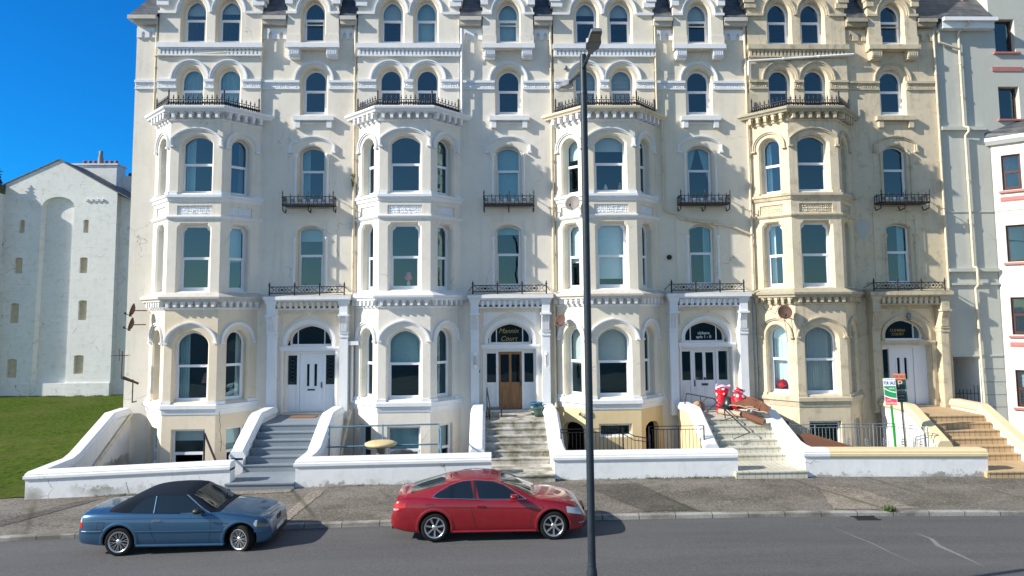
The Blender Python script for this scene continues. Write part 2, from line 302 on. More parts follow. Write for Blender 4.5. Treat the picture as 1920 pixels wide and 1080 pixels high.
class MB:
    def __init__(s): s.v = []; s.f = []; s.sm = []
    def add(s, vs, fs, smooth=False):
        b = len(s.v); s.v += [Vector(v) for v in vs]; s.f += [tuple(b+i for i in f) for f in fs]; s.sm += [smooth]*len(fs)
    def box(s, F, u0, u1, z0, z1, d0, d1):
        P = [F.p(u, z, d) for d in (d0, d1) for z in (z0, z1) for u in (u0, u1)]
        s.add(P, [(0, 1, 3, 2), (4, 6, 7, 5), (0, 4, 5, 1), (2, 3, 7, 6), (0, 2, 6, 4), (1, 5, 7, 3)])
    def wbox(s, x0, x1, y0, y1, z0, z1): s.box(WD, x0, x1, z0, z1, -y0, -y1)
    def sheet(s, F, outer, holes=(), d=0.):
        loops = [outer]+list(holes)
        pts = [p for l in loops for p in l]
        tris = tessellate_polygon([[Vector((p[0], p[1], 0)) for p in l] for l in loops])
        s.add([F.p(p[0], p[1], d) for p in pts], [tuple(t) for t in tris])
    def rect(s, F, u0, u1, z0, z1, holes=(), d=0.): s.sheet(F, [(u0, z0), (u1, z0), (u1, z1), (u0, z1)], holes, d)
    def prism(s, F, loop, d0, d1):
        n = len(loop); s.sheet(F, loop, (), d1); s.sheet(F, loop, (), d0)
        s.add([F.p(*p, d0) for p in loop]+[F.p(*p, d1) for p in loop], [(i, (i+1) % n, n+(i+1) % n, n+i) for i in range(n)])
    def bridge(s, F, la, da, lb, db, closed=True, smooth=False):
        n = len(la); s.add([F.p(*p, da) for p in la]+[F.p(*p, db) for p in lb],
                           [(i, (i+1) % n, n+(i+1) % n, n+i) for i in range(n if closed else n-1)], smooth)
    def band(s, F, li, lo, d0, d1, closed=False):   # solid band between two outlines
        s.bridge(F, li, d1, lo, d1, closed); s.bridge(F, li, d0, li, d1, closed); s.bridge(F, lo, d0, lo, d1, closed)
        if not closed:
            for k in (0, -1): s.add([F.p(*li[k], d0), F.p(*li[k], d1), F.p(*lo[k], d1), F.p(*lo[k], d0)], [(0, 1, 2, 3)])
    def tube(s, a, b, r, n=8, r2=None, caps=True):
        a, b = Vector(a), Vector(b); d = (b-a).normalized(); x = d.orthogonal().normalized(); y = d.cross(x); r2 = r if r2 is None else r2
        P = [a+(x*math.cos(t)+y*math.sin(t))*r for t in [2*math.pi*i/n for i in range(n)]]+[b+(x*math.cos(t)+y*math.sin(t))*r2 for t in [2*math.pi*i/n for i in range(n)]]
        s.add(P, [(i, (i+1) % n, n+(i+1) % n, n+i) for i in range(n)], True)
        if caps: s.add(P[:n], [tuple(range(n))]); s.add(P[n:], [tuple(range(n))])
    def path(s, pts, r, n=6):
        for a, b in zip(pts, pts[1:]): s.tube(a, b, r, n)
    def lathe(s, c, prof, n=16, axis='Z', smooth=True):
        c = Vector(c); P = []
        for r, h in prof:
            for i in range(n):
                t = 2*math.pi*i/n; q = (r*math.cos(t), r*math.sin(t), h)
                if axis == 'Y': q = (q[0], q[2], q[1])
                if axis == 'X': q = (q[2], q[0], q[1])
                P.append(c+Vector(q))
        F_ = [(k*n+i, k*n+(i+1) % n, (k+1)*n+(i+1) % n, (k+1)*n+i) for k in range(len(prof)-1) for i in range(n)]
        s.add(P, F_, smooth)
    def sweep(s, path, prof, closed=False, caps=True):   # profile (side, height) along a path; sides mitred in plan
        P = [Vector(p) for p in path]; n = len(P); rows = []
        for i in range(n):
            a = P[i]-P[i-1] if i else P[1]-P[0]; b = P[i+1]-P[i] if i < n-1 else a
            a = Vector((a.x, a.y, 0)).normalized(); b = Vector((b.x, b.y, 0)).normalized()
            na, nb = Vector((a.y, -a.x, 0)), Vector((b.y, -b.x, 0)); mm = (na+nb).normalized(); mm /= max(.3, mm.dot(na))
            rows.append([P[i]+mm*q[0]+Vector((0, 0, q[1])) for q in prof])
        k = len(prof); vs = [v for r_ in rows for v in r_]
        s.add(vs, [(i*k+j, i*k+(j+1) % k, (i+1)*k+(j+1) % k, (i+1)*k+j) for i in range(n-1) for j in range(k)])
        if caps: s.add(rows[0], [tuple(range(k))]); s.add(rows[-1], [tuple(range(k))])
    def build(s, name, mat, parent=None, local=False, **kw):
        off = Vector((0, 0, 0)) if (local or parent is None) else wloc(parent)
        me = bpy.data.meshes.new(name); me.from_pydata([v-off for v in s.v], [], s.f); me.materials.append(MATS[mat])
        me.polygons.foreach_set('use_smooth', s.sm); me.update()
        o = bpy.data.objects.new(name, me); COL.objects.link(o); o.parent = parent
        if kw: tag(o, **kw)
        return o
# arched outlines: closed loop, counter-clockwise from bottom left, same point count for every inset
def arch(c, w, zs, zt, kind, n=12):
    h, hw = zt-zs, w/2; pts = []
    if kind == 'rect': return [(c-hw, zs), (c+hw, zs)] if False else [(c-hw, zt), (c+hw, zt)]
    if kind == 'clip': q = min(.1, hw*.3); return [(c-hw, zt-.2), (c-hw+.02, zt-.13), (c-hw+q, zt-.06), (c-hw+q+.02, zt), (c+hw-q-.02, zt), (c+hw-q, zt-.06), (c+hw-.02, zt-.13), (c+hw, zt-.2)]
    if kind == 'seg':
        R_ = (hw*hw+h*h)/(2*h); a = math.asin(min(1, hw/R_))
        return [(c+R_*math.sin(-a+2*a*i/(2*n)), zt-R_+R_*math.cos(-a+2*a*i/(2*n))) for i in range(2*n+1)]
    k = dict(round=((0, .55), (.55, 1.)), tudor=((.05, .55), (.46, .93)), lancet=((0, .6), (.42, .93)), flat=((.05, .75), (.5, .95)))[kind]
    def bz(t):
        a, b, c_, d = (1-t)**3, 3*(1-t)**2*t, 3*(1-t)*t*t, t**3
        x = a*1+b*(1-k[0][0])+c_*k[1][0]+d*0; z = a*0+b*k[0][1]+c_*k[1][1]+d*1; return x, z
    L_ = [bz(i/n) for i in range(n+1)]
    return [(c-x*hw, zs+z*h) for x, z in L_]+[(c+x*hw, zs+z*h) for x, z in L_[::-1][1:]]
def outline(c, w, z0, zs, zt, kind):
    def ol(i=0.):
        return [(c+w/2-i, z0+i), (c-w/2+i, z0+i)]+arch(c, w-2*i, zs, zt-i, kind)
    return ol
def opening(mw, mr, F, ol, d=0., depth=.26, cham=.05):
    """chamfer and reveal behind an opening; returns the hole loop"""
    mr.bridge(F, ol(0), d, ol(cham), d-cham*1.3); mr.bridge(F, ol(cham), d-cham*1.3, ol(cham), d-depth-.06); return ol(0)
def window(par, F, ol, zr, d=0., depth=.24, inset=.05, fr=.055, frame='upvc', low=True, cover=None, zb=None, label=None, wname='window', bars=()):
    a, b = ol(inset-.004), ol(inset+fr); D = d-depth
    mb = MB(); mb.bridge(F, a, D, b, D); mb.bridge(F, b, D, b, D-.05); 
    us = [p[0] for p in b]; u0, u1 = min(us), max(us); z0 = min(p[1] for p in b)
    if zr:
        mb.box(F, u0-.01, u1+.01, zr-.045, zr+.045, D-.05, D+.012)
        if low:
            for x in ((u0-.01, u0+.035), (u1-.035, u1+.01)): mb.box(F, *x, z0, zr-.046, D-.04, D+.006)
            mb.box(F, u0+.036, u1-.036, z0-.01, z0+.05, D-.04, D+.006)
    for q in bars: mb.box(F, q-.015, q+.015, z0, max(p[1] for p in b)-.02, D-.04, D+.004)
    mb.box(F, u0-.05, u1+.05, z0-fr-.045, z0-fr+.02, D-.03, D+.07)
    o = mb.build(wname, frame, par, label=label) if label else mb.build(wname, frame, par)
    g = MB(); g.sheet(F, ol(inset+.02), (), D-.035); g.build('pane', 'glass', o)
    top = max(p[1] for p in b)
    if cover:
        kind = cover[0]; c = MB(); dd = D-.16; L = ol(inset-.03)
        if kind == 'blind':
            zc = top-(top-z0)*cover[1]; c.box(F, u0-.03, u1+.03, zc, top+.05, dd, dd-.012); c.build('blind', cover[2] if len(cover) > 2 else 'blind', o)  # also builds the brown sheets that imitate reflections in side panes
        elif kind == 'slats':
            z = z0
            while z < top: c.box(F, u0-.03, u1+.03, z, z+.035, dd, dd-.02); z += .05
            c.build('blind', 'blind', o)
        elif kind in ('drapes', 'full', 'left', 'right'):
            w = u1-u0; segs = {'drapes': ((u0-.05, u0+w*.2), (u1-w*.2, u1+.05)), 'full': ((u0-.05, u1+.05),), 'left': ((u0-.05, u0+w*.3),), 'right': ((u1-w*.3, u1+.05),)}[kind]
            for (s0, s1) in segs:
                n = max(6, int((s1-s0)*40)); xs = [s0+(s1-s0)*k/n for k in range(n+1)]
                dz = [dd-.04+.025*math.sin(k*1.9+u0*7)+.01*math.sin(k*.7) for k in range(n+1)]
                c.add([F.p(x, z0-.1, q) for x, q in zip(xs, dz)]+[F.p(x, top+.1, q) for x, q in zip(xs, dz)], [(k, k+1, n+2+k, n+1+k) for k in range(n)], True)
            c.build('curtain', cover[1], o)
        elif kind == 'tied':
            for sg in (-1, 1):
                cm, hw = (u0+u1)/2, (u1-u0)/2+.05
                c.add([F.p(cm+sg*hw, z0, dd), F.p(cm+sg*hw, top+.1, dd), F.p(cm+sg*.03, top+.1, dd-.03), F.p(cm+sg*hw*.55, (z0+top)/2+.2, dd-.01), F.p(cm+sg*hw*.85, (z0+top)/2-.15, dd)], [(0, 1, 2, 3, 4)])
            c.build('curtain', cover[1], o)
    return o
def hood(mb, F, c, w, ze, zs, zt, kind, d=0., foot=True, th=.095, pr=.08):
    """two-step moulding over an arch, w = outer width"""
    def P(i): return [(c-w/2+i, ze)]+arch(c, w-2*i, zs, zt-i, kind)+[(c+w/2-i, ze)]
    mb.band(F, P(th*.45), P(0), d-.01, d+pr); mb.band(F, P(th), P(th*.45), d-.01, d+pr*.55)
    if foot:
        for sg in (-1, 1):
            x = c+sg*(w/2-th*.5); mb.box(F, x-th*.75, x+th*.75, ze-.06, ze, d-.01, d+pr+.02)
# ---------------------------------------------------------------- ground heights
def G(x):
    u = min(abs(x-4.5), 20.); return .51-.001*u*u
def strip(name, mat, xs, rows, **kw):
    """rows: list of (y, f(x)) -> sheet"""
    mb = MB(); n = len(xs); vs = []
    for y, f in rows: vs += [(x, y, f(x)) for x in xs]
    mb.add(vs, [(r*n+i, r*n+i+1, (r+1)*n+i+1, (r+1)*n+i) for r in range(len(rows)-1) for i in range(n-1)], True)
    return mb.build(name, mat, **kw)
XS = [-700, -200, -90]+[-60+2*i for i in range(61)]+[90, 200, 700]
strip('road', 'asphalt', XS, [(-22, lambda x: G(x)-.30), (-15, lambda x: G(x)-.24), (-8.20, lambda x: G(x)-.31)], kind='structure')
strip('pavement', 'pavement', XS, [(-8.06, lambda x: G(x)-.21), (-6.6, lambda x: G(x)-.12), (-5.0, lambda x: G(x)+.005)], kind='structure')
mb = MB(); mb.sweep([(x, -8.13, G(x)-.21) for x in XS], [(-.08, .008), (.055, .008), (.075, -.012), (.08, -.25), (-.08, -.25)]); mb.build('kerb', 'kerb_stone', kind='structure')
strip('promenade', 'pavement', XS, [(-34, lambda x: G(x)-.25), (-22, lambda x: G(x)-.22)], kind='structure')
strip('sea', 'sea', [-3000, 0, 3000], [(-3500, lambda x: -2.5), (-34, lambda x: -2.5)], kind='structure')
strip('ground', 'dirt', [-3000, -500, 0, 500, 3000], [(-34.5, lambda x: -2.6), (3000, lambda x: -2.6)], kind='structure')
def GZ(x, y): return G(x)+(min(y, 25)+5)*.010+.03*math.sin(x*.7+y*.5)
xs = [-200, -120, -80]+[-60+1*i for i in range(48)]+[-12.95]; ys = [-5.0, -4, -3, -2, -1, 0, 1.5, 3, 5, 7, 10, 13, 16, 20, 24, 40, 90, 200]
mb = MB(); n = len(xs)
def gy(x, y): return y-(.45 if y == -5.0 and x < -14.5 else 0)*min(1, (-14.5-x)/2) if y == -5.0 else y
mb.add([(x, gy(x, y), GZ(x, y)+.012) for y in ys for x in xs], [(r*n+i, r*n+i+1, (r+1)*n+i+1, (r+1)*n+i) for r in range(len(ys)-1) for i in range(n-1)], True)
mb.build('lawn', 'grass', kind='structure')
mb = MB(); mb.wbox(-12.95, 17.3, -5.15, 1.6, -1.2, -.5); mb.build('area_floor', 'pavement', kind='structure')
mb = MB(); mb.wbox(17.32, 60, -5.0, 9, -1.2, .62); mb.build('forecourt', 'pavement', kind='structure')
# ---------------------------------------------------------------- the terrace
BN = [-12.27, -4.92, 2.43, 9.85, 17.2]; CS = [-6.55, .72, 7.95, 15.44]
HS = [dict(wall='wall_cream', g='wall_ground', low='wall_ground', trim='trim_white', ledge='ledge_grey', corn='trim_white',
        label='leftmost cream stucco town house with white trim, white front door and open lawn beside it'),
      dict(wall='wall_cream_b', g='wall_cream_b', low='wall_cream_b', trim='trim_white', ledge='trim_white', corn='trim_white',
        label='cream stucco town house with white trim and brown wooden front door under gold lettering'),
      dict(wall='wall_warm', g='wall_warm', low='wall_yellow', trim='trim_white', ledge='ledge_grey', corn='trim_white',
        label='cream stucco town house with yellow basement, white trim and red bags on its doorstep'),
      dict(wall='wall_stone', g='wall_stone', low='wall_stone', trim='trim_stone', ledge='moss_ledge', corn='trim_stone',
        label='weathered beige town house without white trim, for sale boards standing before it')]
def bayloop(cx, off):
    yc = -1.1-off; xc = 1.915+(off-.6745*(1.1+off))/.738; xw = 1.915+off/.738
    return [(cx-xw, 0), (cx-xc, yc), (cx+xc, yc), (cx+xw, 0)]
def baysweep(mb, cx, prof, top=True, y0=0.):
    n = len(prof); L = [bayloop(cx, o) for o, z in prof]
    vs = [(x, y, prof[k][1]) for k in range(n) for x, y in L[k]]
    mb.add(vs, [(k*4+i, k*4+i+1, (k+1)*4+i+1, (k+1)*4+i) for k in range(n-1) for i in range(3)])
    for k in (0, -1): mb.add([(x, y, prof[k][1]) for x, y in L[k]], [(0, 1, 2, 3)])
def modil(mb, cx, z0, z1, off, step=.29):
    """modillion blocks around a bay"""
    L = bayloop(cx, 0)
    for (a, b) in zip(L, L[1:]):
        F = Fr(a[0], a[1], b[0]-a[0], b[1]-a[1]); ln = math.hypot(b[0]-a[0], b[1]-a[1]); k = max(1, round(ln/step))
        for j in range(k):
            u = ln*(j+.5)/k; mb.box(F, u-.05, u+.05, z0, z1, .02, off); mb.box(F, u-.095, u+.095, z1-.07, z1, .02, off*.85)
def relief(mb, F, u0, u1, z0, z1, d):
    """carved foliage: many small raised lobes"""
    nu = int((u1-u0)/.075); nz = max(1, int((z1-z0)/.075))
    for i in range(nu):
        for j in range(nz):
            u = u0+(i+.5)*(u1-u0)/nu+random.uniform(-.012, .012); z = z0+(j+.5)*(z1-z0)/nz+random.uniform(-.012, .012); r = random.uniform(.018, .036)
            k = 6; vs = [F.p(u+r*math.cos(t), z+r*math.sin(t), d) for t in [i2*math.pi*2/k+j for i2 in range(k)]]+[F.p(u, z, d+r*1.1)]
            mb.add(vs, [(q, (q+1) % k, k) for q in range(k)])
def iron_rail(mb, a, b, h, step, sp=.1, rings=True):
    """cast iron cresting between two points"""
    a, b = Vector(a), Vector(b); L = (b-a).length; n = max(2, round(L/step)); e = (b-a)/n
    Z = Vector((0, 0, 1)); 
    for q in (.03, h): mb.tube(a+Z*q, b+Z*q, .016, 4)
    for i in range(n+1):
        p = a+e*i; hh = h+(sp if i % 2 == 0 else sp*.15); mb.tube(p, p+Z*hh, .015, 4)
        if i % 2 == 0:
            mb.lathe(p, [(.0, hh+.05), (.022, hh), (.008, hh-.03), (.04, hh-.06), (.012, hh-.10)], 6)
            if rings:
                mb.lathe(p, [(.014, h*.85), (.06, h*.55), (.014, h*.25)], 6)
        elif rings:
            mb.lathe(p, [(.012, h*.8), (.05, h*.45), (.012, h*.1)], 5)
def text(par, s, size, loc, mat, name='lettering', shear=0., rz=0., ry=0., ext=.004, align='CENTER', sx=1., par_local=False, bold=0.):
    cu = bpy.data.curves.new('t', 'FONT'); cu.body = s; cu.size = size; cu.shear = shear; cu.extrude = ext; cu.align_x = align; cu.offset = bold
    t = bpy.data.objects.new('t', cu); COL.objects.link(t); dg = bpy.context.evaluated_depsgraph_get(); dg.update()
    me = bpy.data.meshes.new_from_object(t.evaluated_get(dg)); bpy.data.objects.remove(t); bpy.data.curves.remove(cu)
    M = Matrix.Rotation(rz, 4, 'Z') @ Matrix.Rotation(rad(90), 4, 'X') @ Matrix.Diagonal((sx, 1, 1, 1))
    off = Vector(loc)-(Vector((0, 0, 0)) if (par is None or par_local) else wloc(par))
    me.transform(Matrix.Translation(off) @ M); me.materials.clear(); me.materials.append(MATS[mat])
    o = bpy.data.objects.new(name, me); COL.objects.link(o); o.parent = par; return o
TW = -.12
def house(i):
    h = HS[i]; x0, x1 = BN[i], BN[i+1]; cx = x0+1.93; cs = CS[i]; T = h['trim']
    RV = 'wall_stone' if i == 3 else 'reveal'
    H = thing('town_house', h['label'], 'town house', ((x0+x1)/2, 0, 0), 0, 'tall stucco terrace houses in a row')
    tower, single = Fr(cx, TW), Fr(cs, 0); dorm = Fr(cs, -.25)
    wall = MB()
    def opn(F, f, dep, ch):
        q_ = MB(); opening(wall, q_, F, f, 0, dep, ch); q_.build('window_reveal', RV, H); return f(0)
    wl = x1-cs
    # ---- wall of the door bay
    f4 = outline(.04, 1.03, 12.72, 14.05, 14.58, 'round'); f3 = outline(0, 1.0, 9.45, 11.32, 11.58, 'seg'); f2 = outline(-.02, 1.0, 6.25, 8.38, 8.60, 'seg')
    holes = [opn(single, f, .25, .05) for f in (f4, f3, f2)]
    dr = [(.93, 1.7), (-.93, 1.7), (-.93, 4.1)]+arch(0, 1.5, 4.45, 4.96, 'tudor')+[(.93, 4.1)]
    wall.rect(single, cx+1.88-cs, wl, -.5, 16.2, holes+[dr, [(-.8, 15.36), (.85, 15.36), (.85, 16.15), (-.8, 16.15)]])
    if i == 0: wall.rect(WD, -13.1, cx-1.88, -.5, 16.2)
    # ---- gabled part over the bay
    d4 = [outline(s*.68, .98, 12.70, 14.04, 14.58, 'round') for s in (-1, 1)]; d5 = [outline(s*.645, .97, 15.42, 16.62, 17.24, 'lancet') for s in (-1, 1)]
    hs = [opn(tower, f, .27, .06) for f in d4+d5]
    wall.sheet(tower, [(-1.9, 12.3), (1.9, 12.3), (1.9, 17.6), (.0, 20.6), (-1.9, 17.6)], hs)
    for s in (-1, 1): wall.add([(cx+s*1.9, TW, 12.3), (cx+s*1.9, TW, 17.6), (cx+s*1.9, 3.4, 17.6), (cx+s*1.9, 3.4, 12.3)], [(0, 1, 2, 3)])
    # ---- dormer
    o5 = outline(.03, .94, 15.42, 16.55, 17.14, 'lancet'); hd = opn(dorm, o5, .29, .05)
    wall.sheet(dorm, [(-.93, 15.3), (.97, 15.3), (.97, 17.5), (.02, 19.3), (-.93, 17.5)], [hd])
    for s in (-.93, .97): wall.add([(cs+s, -.25, 15.3), (cs+s, -.25, 17.5), (cs+s, 2.2, 17.5), (cs+s, 2.2, 15.3)], [(0, 1, 2, 3)])
    wall.box(dorm, -.93, .97, 15.2, 15.32, -.25, 0)
    for s0, s1 in ((-.95, -.42), (.48, .99)): wall.box(dorm, s0, s1, 15.37, 15.72, -.02, .035)
    wo = wall.build('wall', h['wall'], H); 0
    # ---- sills, hoods and string courses
    def one(name, fn, mat=T):
        q_ = MB(); fn(q_); return q_.build(name, mat, H)
    st = MB()
    st.box(tower, -1.93, 1.95, 15.22, 15.40, 0, .16); st.box(tower, -1.9, 1.92, 15.17, 15.22, 0, .10); st.box(tower, -1.9, 1.92, 14.92, 14.97, 0, .11); st.box(tower, -1.9, 1.92, 14.97, 15.17, 0, .03)
    k = 26
    for j in range(k):
        if i == 0 and 9 <= j <= 16: continue
        u = -1.82+3.66*j/(k-1); st.box(tower, u-.04, u+.04, 14.972, 15.168, .03, .095)
    if i == 0: st.box(tower, -.58, .58, 14.98, 15.16, .03, .06)
    st.build('dentil_band', T, H)
    def stringc(F, u0, u1, d=0.):
        st = MB(); st.box(F, u0, u1, 13.95, 14.04, d, d+.085); st.box(F, u0, u1, 13.70, 13.75, d, d+.06); st.box(F, u0+.005, u1-.005, 13.75, 13.95, d, d+.025)
        relief(st, F, u0+.02, u1-.02, 13.765, 13.935, d+.024); st.build('string_course', T, H)
    stringc(tower, -1.9, -1.19); stringc(tower, -.18, .18); stringc(tower, 1.19, 1.9)
    stringc(single, cx+1.905-cs, -.49); stringc(single, .57, wl-.06)
    if i == 0: stringc(WD, -13.1, cx-1.92)
    for s in (-1, 1): one('hood_mould', lambda q: hood(q, tower, s*.70, 1.42, 14.04, 14.05, 14.80, 'round', 0, False, .1))
    one('hood_mould', lambda q: hood(q, single, .04, 1.46, 14.04, 14.06, 14.80, 'round', 0, False, .1))
    for s in (-1, 1):
        st = MB(); hood(st, tower, s*.645, 1.30, 16.60, 16.62, 17.44, 'lancet', 0, False, .09)
        u0, u1 = sorted((s*1.93, s*1.27)); st.box(tower, u0, u1, 16.55, 16.64, 0, .085); st.build('hood_mould', T, H)
    st = MB(); hood(st, dorm, .03, 1.30, 16.55, 16.58, 17.38, 'lancet', 0, False, .09)
    for u0, u1 in ((-.97, -.58), (.64, 1.01)): st.box(dorm, u0, u1, 16.50, 16.59, 0, .085)
    st.build('hood_mould', T, H); st = MB()
    st.box(dorm, -.97, 1.02, 15.20, 15.37, -.02, .12)
    for c in (-.66, .73):
        st.box(dorm, c-.20, c+.20, 14.90, 15.20, -.25, .06); st.box(dorm, c-.19, c+.19, 14.84, 14.90, -.25, .03)
        for q in range(5): st.box(dorm, c-.16+q*.08-.018, c-.16+q*.08+.018, 14.95, 15.10, .06, .085)
    st.build('dormer_sill', T, H); st = MB()
    st.box(single, -.70, .80, 12.50, 12.66, 0, .17); st.box(single, -.42, .52, 12.38, 12.42, 0, .06)
    for c in (-.53, .63): st.box(single, c-.09, c+.09, 12.22, 12.50, 0, .13)
    st.build('window_sill', T, H); one('hood_mould', lambda q: hood(q, single, 0, 1.70, 11.33, 11.58, 11.93, 'seg', 0, True, .1))
    # eaves blocks beside the dormer
    def notch(u0, u1):
        w = u1-u0; L_ = [(u0, 16.02), (u0, 15.62)]
        for q in (.28, .72): c = u0+w*q; L_ += [(c-.07, 15.62), (c-.07, 15.82), (c-.035, 15.86), (c, 15.9), (c+.035, 15.86), (c+.07, 15.82), (c+.07, 15.62)]
        one('eaves_block', lambda q: q.prism(single, L_+[(u1, 15.62), (u1, 16.02)], 0, .07))
    notch(cx+1.93-cs, -.95); notch(.99, wl-.08)
    if i == 0: one('eaves_block', lambda q: q.prism(WD, [(-13.08, 16.02), (-13.08, 15.66), (-12.9, 15.66), (-12.9, 15.84), (-12.84, 15.9), (-12.78, 15.84), (-12.78, 15.66), (-12.62, 15.66), (-12.62, 15.84), (-12.56, 15.9), (-12.5, 15.84), (-12.5, 15.66), (-12.4, 15.66), (-12.4, 16.02)], 0, .07))
    # kneelers and gable coping
    for s in (-1, 1):
        st = MB()
        for q, (a, b) in enumerate(((1.98, 1.55), (2.03, 1.62), (2.08, 1.70))):
            u0, u1 = sorted((s*a, s*b)); st.box(tower, u0, u1, 16.86+q*.2, 17.05+q*.2, -.3, .10+.03*q)
        st.prism(tower, [(s*2.05, 17.46), (s*1.75, 17.46), (0, 20.45), (0, 20.9)], -.25, .14); st.build('gable_coping', T, H); st = MB()
        u0, u1 = sorted((.02+s*1.02, .02+s*.74)); st.box(dorm, u0, u1, 16.88, 17.10, -.2, .10); st.box(dorm, u0-.02, u1+.02, 17.11, 17.5, -.2, .13)
        st.prism(dorm, [(.02+s*1.05, 17.5), (.02+s*.8, 17.5), (.02, 19.15), (.02, 19.5)], -.25, .14); st.build('gable_coping', T, H)
    # ---- roof
    r = MB(); sl = 1.28
    def slope(xa, xb, ya, yb, za): r.add([(xa, ya, za), (xb, ya, za), (xb, yb, za+(yb-ya)*sl), (xa, yb, za+(yb-ya)*sl), (xa, ya, za-.08), (xb, ya, za-.08), (xb, yb, za+(yb-ya)*sl-.08), (xa, yb, za+(yb-ya)*sl-.08)], [(0, 1, 2, 3), (4, 5, 6, 7), (0, 1, 5, 4), (1, 2, 6, 5), (0, 3, 7, 4)])
    if i == 0:
        za = 16.42+1.3*sl
        r.add([(-12.65, 1.0, za), (x1, 1.0, za), (x1, 5.2, 23.46), (-10.55, 5.2, 23.46)], [(0, 1, 2, 3)])
        r.add([(-13.3, -.3, 16.42), (cx-1.92, -.3, 16.42), (cx-1.92, 1.0, za), (-12.65, 1.0, za), (-10.55, 5.2, 23.46), (-13.3, 10.7, 16.42)], [(0, 1, 2, 3), (0, 3, 4, 5)])
    else: slope(x0, x1, 1.0, 5.2, 16.42+1.3*sl)
    for xa, xb in ((cx+1.91, cs-.94), (cs+.98, x1)): slope(xa, xb, -.3, 1.0, 16.42)
    for (c, hw, za, zt, yb, yf) in ((cx, 2.0, 17.5, 20.65, 5.2, TW+.02), (cs+.02, 1.03, 17.45, 19.25, 4.4, -.23)):
        for s in (-1, 1): r.add([(c+s*hw, yf, za), (c, yf, zt), (c, yb, zt), (c+s*hw, yb, za), ], [(0, 1, 2, 3)])
    r.add([(x0, 10.7, 16.4), (x1, 10.7, 16.4), (x1, 5.2, 23.4), (x0, 5.2, 23.4)], [(0, 1, 2, 3)])
    r.build('roof', 'slate', H)
    # ---- gutters on the eaves
    g = MB()
    for u0, u1 in ((cx+1.92, cs-.97), (cs+1.02, x1-.01)):
        g.wbox(u0, u1, -.34, .0, 16.28, 16.42); g.wbox(u0, u1, -.24, .0, 16.14, 16.28)
    if i == 0: g.wbox(-13.32, cx-1.95, -.34, 0, 16.28, 16.42); g.wbox(-13.12, cx-1.95, -.22, 0, 16.14, 16.28)
    g.build('gutter', ('ledge_grey', 'ledge_grey', 'ledge_grey', 'moss_ledge')[i], H)
    # ---- the bay
    fl, ff, frr = Fr(cx-1.915, 0, 1.005, -1.1), Fr(cx, -1.1), Fr(cx+.91, -1.1, 1.005, 1.1); LS = 1.49
    up, lo, ba, tr, ld = MB(), MB(), MB(), MB(), MB()
    kw3 = dict(kind='seg'); wins = []
    for F, c in ((ff, 0.), (fl, LS*.5), (frr, LS*.5)):
        hw = .91 if F is ff else LS/2; fr_ = F is ff
        w1 = outline(c, 1.27 if fr_ else .84, 2.31, 4.32 if fr_ else 4.36, 4.84, 'tudor' if fr_ else 'round')
        w2 = outline(c, 1.20 if fr_ else .80, 6.12, 8.4, 8.57, 'clip')
        w3 = outline(c, 1.21 if fr_ else .82, 9.58, 11.42 if fr_ else 11.30, 11.76 if fr_ else 11.72, 'seg' if fr_ else 'round')
        zb0 = .1; w0 = outline(c, 1.16 if fr_ else (.70 if i != 2 else .95), (.15 if i != 2 else .98) if fr_ or i != 2 else -.3, 1.2, 1.45, 'rect' if (i != 2 or fr_) else 'round')
        lo.rect(F, c-hw, c+hw, 1.94, 5.84, [opening(lo, lo, F, w1, 0, .27, .05)])
        up.rect(F, c-hw, c+hw, 5.84, 8.75, [opening(up, up, F, w2, 0, .27, .05)])
        up.rect(F, c-hw, c+hw, 8.75, 9.5, [[(c-hw+.3, 8.85), (c+hw-.3, 8.85), (c+hw-.3, 9.18), (c-hw+.3, 9.18)]])
        up.box(F, c-hw+.3, c+hw-.3, 8.85, 9.18, -.08, -.045); one('carved_panel', lambda q: (q.box(F, c-hw+.33, c+hw-.33, 8.87, 9.16, -.07, -.042), relief(q, F, c-hw+.34, c+hw-.34, 8.88, 9.15, -.043)))
        L_ = [(c-hw+.3, 8.85), (c+hw-.3, 8.85), (c+hw-.3, 9.18), (c-hw+.3, 9.18)]; up.bridge(F, L_, 0, L_, -.08)
        up.rect(F, c-hw, c+hw, 9.5, 12.55, [opening(up, up, F, w3, 0, .27, .05)])
        ba.rect(F, c-hw, c+hw, -.5, 1.97, [opening(ba, ba, F, w0, 0, .14, .01)])
        if fr_: one('hood_mould', lambda q: hood(q, F, 0, 1.80, 4.40, 4.44, 5.12, 'tudor')); one('hood_mould', lambda q: hood(q, F, 0, 1.82, 11.32, 11.56, 11.98, 'seg'))
        else: one('hood_mould', lambda q: hood(q, F, c, 1.26, 4.40, 4.44, 5.08, 'round')); one('hood_mould', lambda q: hood(q, F, c, 1.26, 11.28, 11.36, 11.94, 'round'))
        wins.append((F, fr_, c, w0, w1, w2, w3))
    # stepped base of the bay walls under the ground floor windows
    B = ba.build('basement_wall', h['low'], H); lo.build('bay_ground_floor', h['g'], H); up.build('bay_upper_floors', h['wall'], H)
    padz = {}
    baysweep(tr, cx, [(-.02, 1.92), (.02, 1.94), (.05, 2.10), (.10, 2.14), (.10, 2.26), (.0, 2.30)])
    t1 = tr; tr = MB(); baysweep(tr, cx, [(-.02, 9.30), (.04, 9.34), (.07, 9.44), (.11, 9.47), (.11, 9.56), (.0, 9.58)])
    t2 = tr; tr = MB(); baysweep(tr, cx, [(-.02, 8.68), (.03, 8.70), (.08, 8.76), (.08, 8.81), (.0, 8.83)])
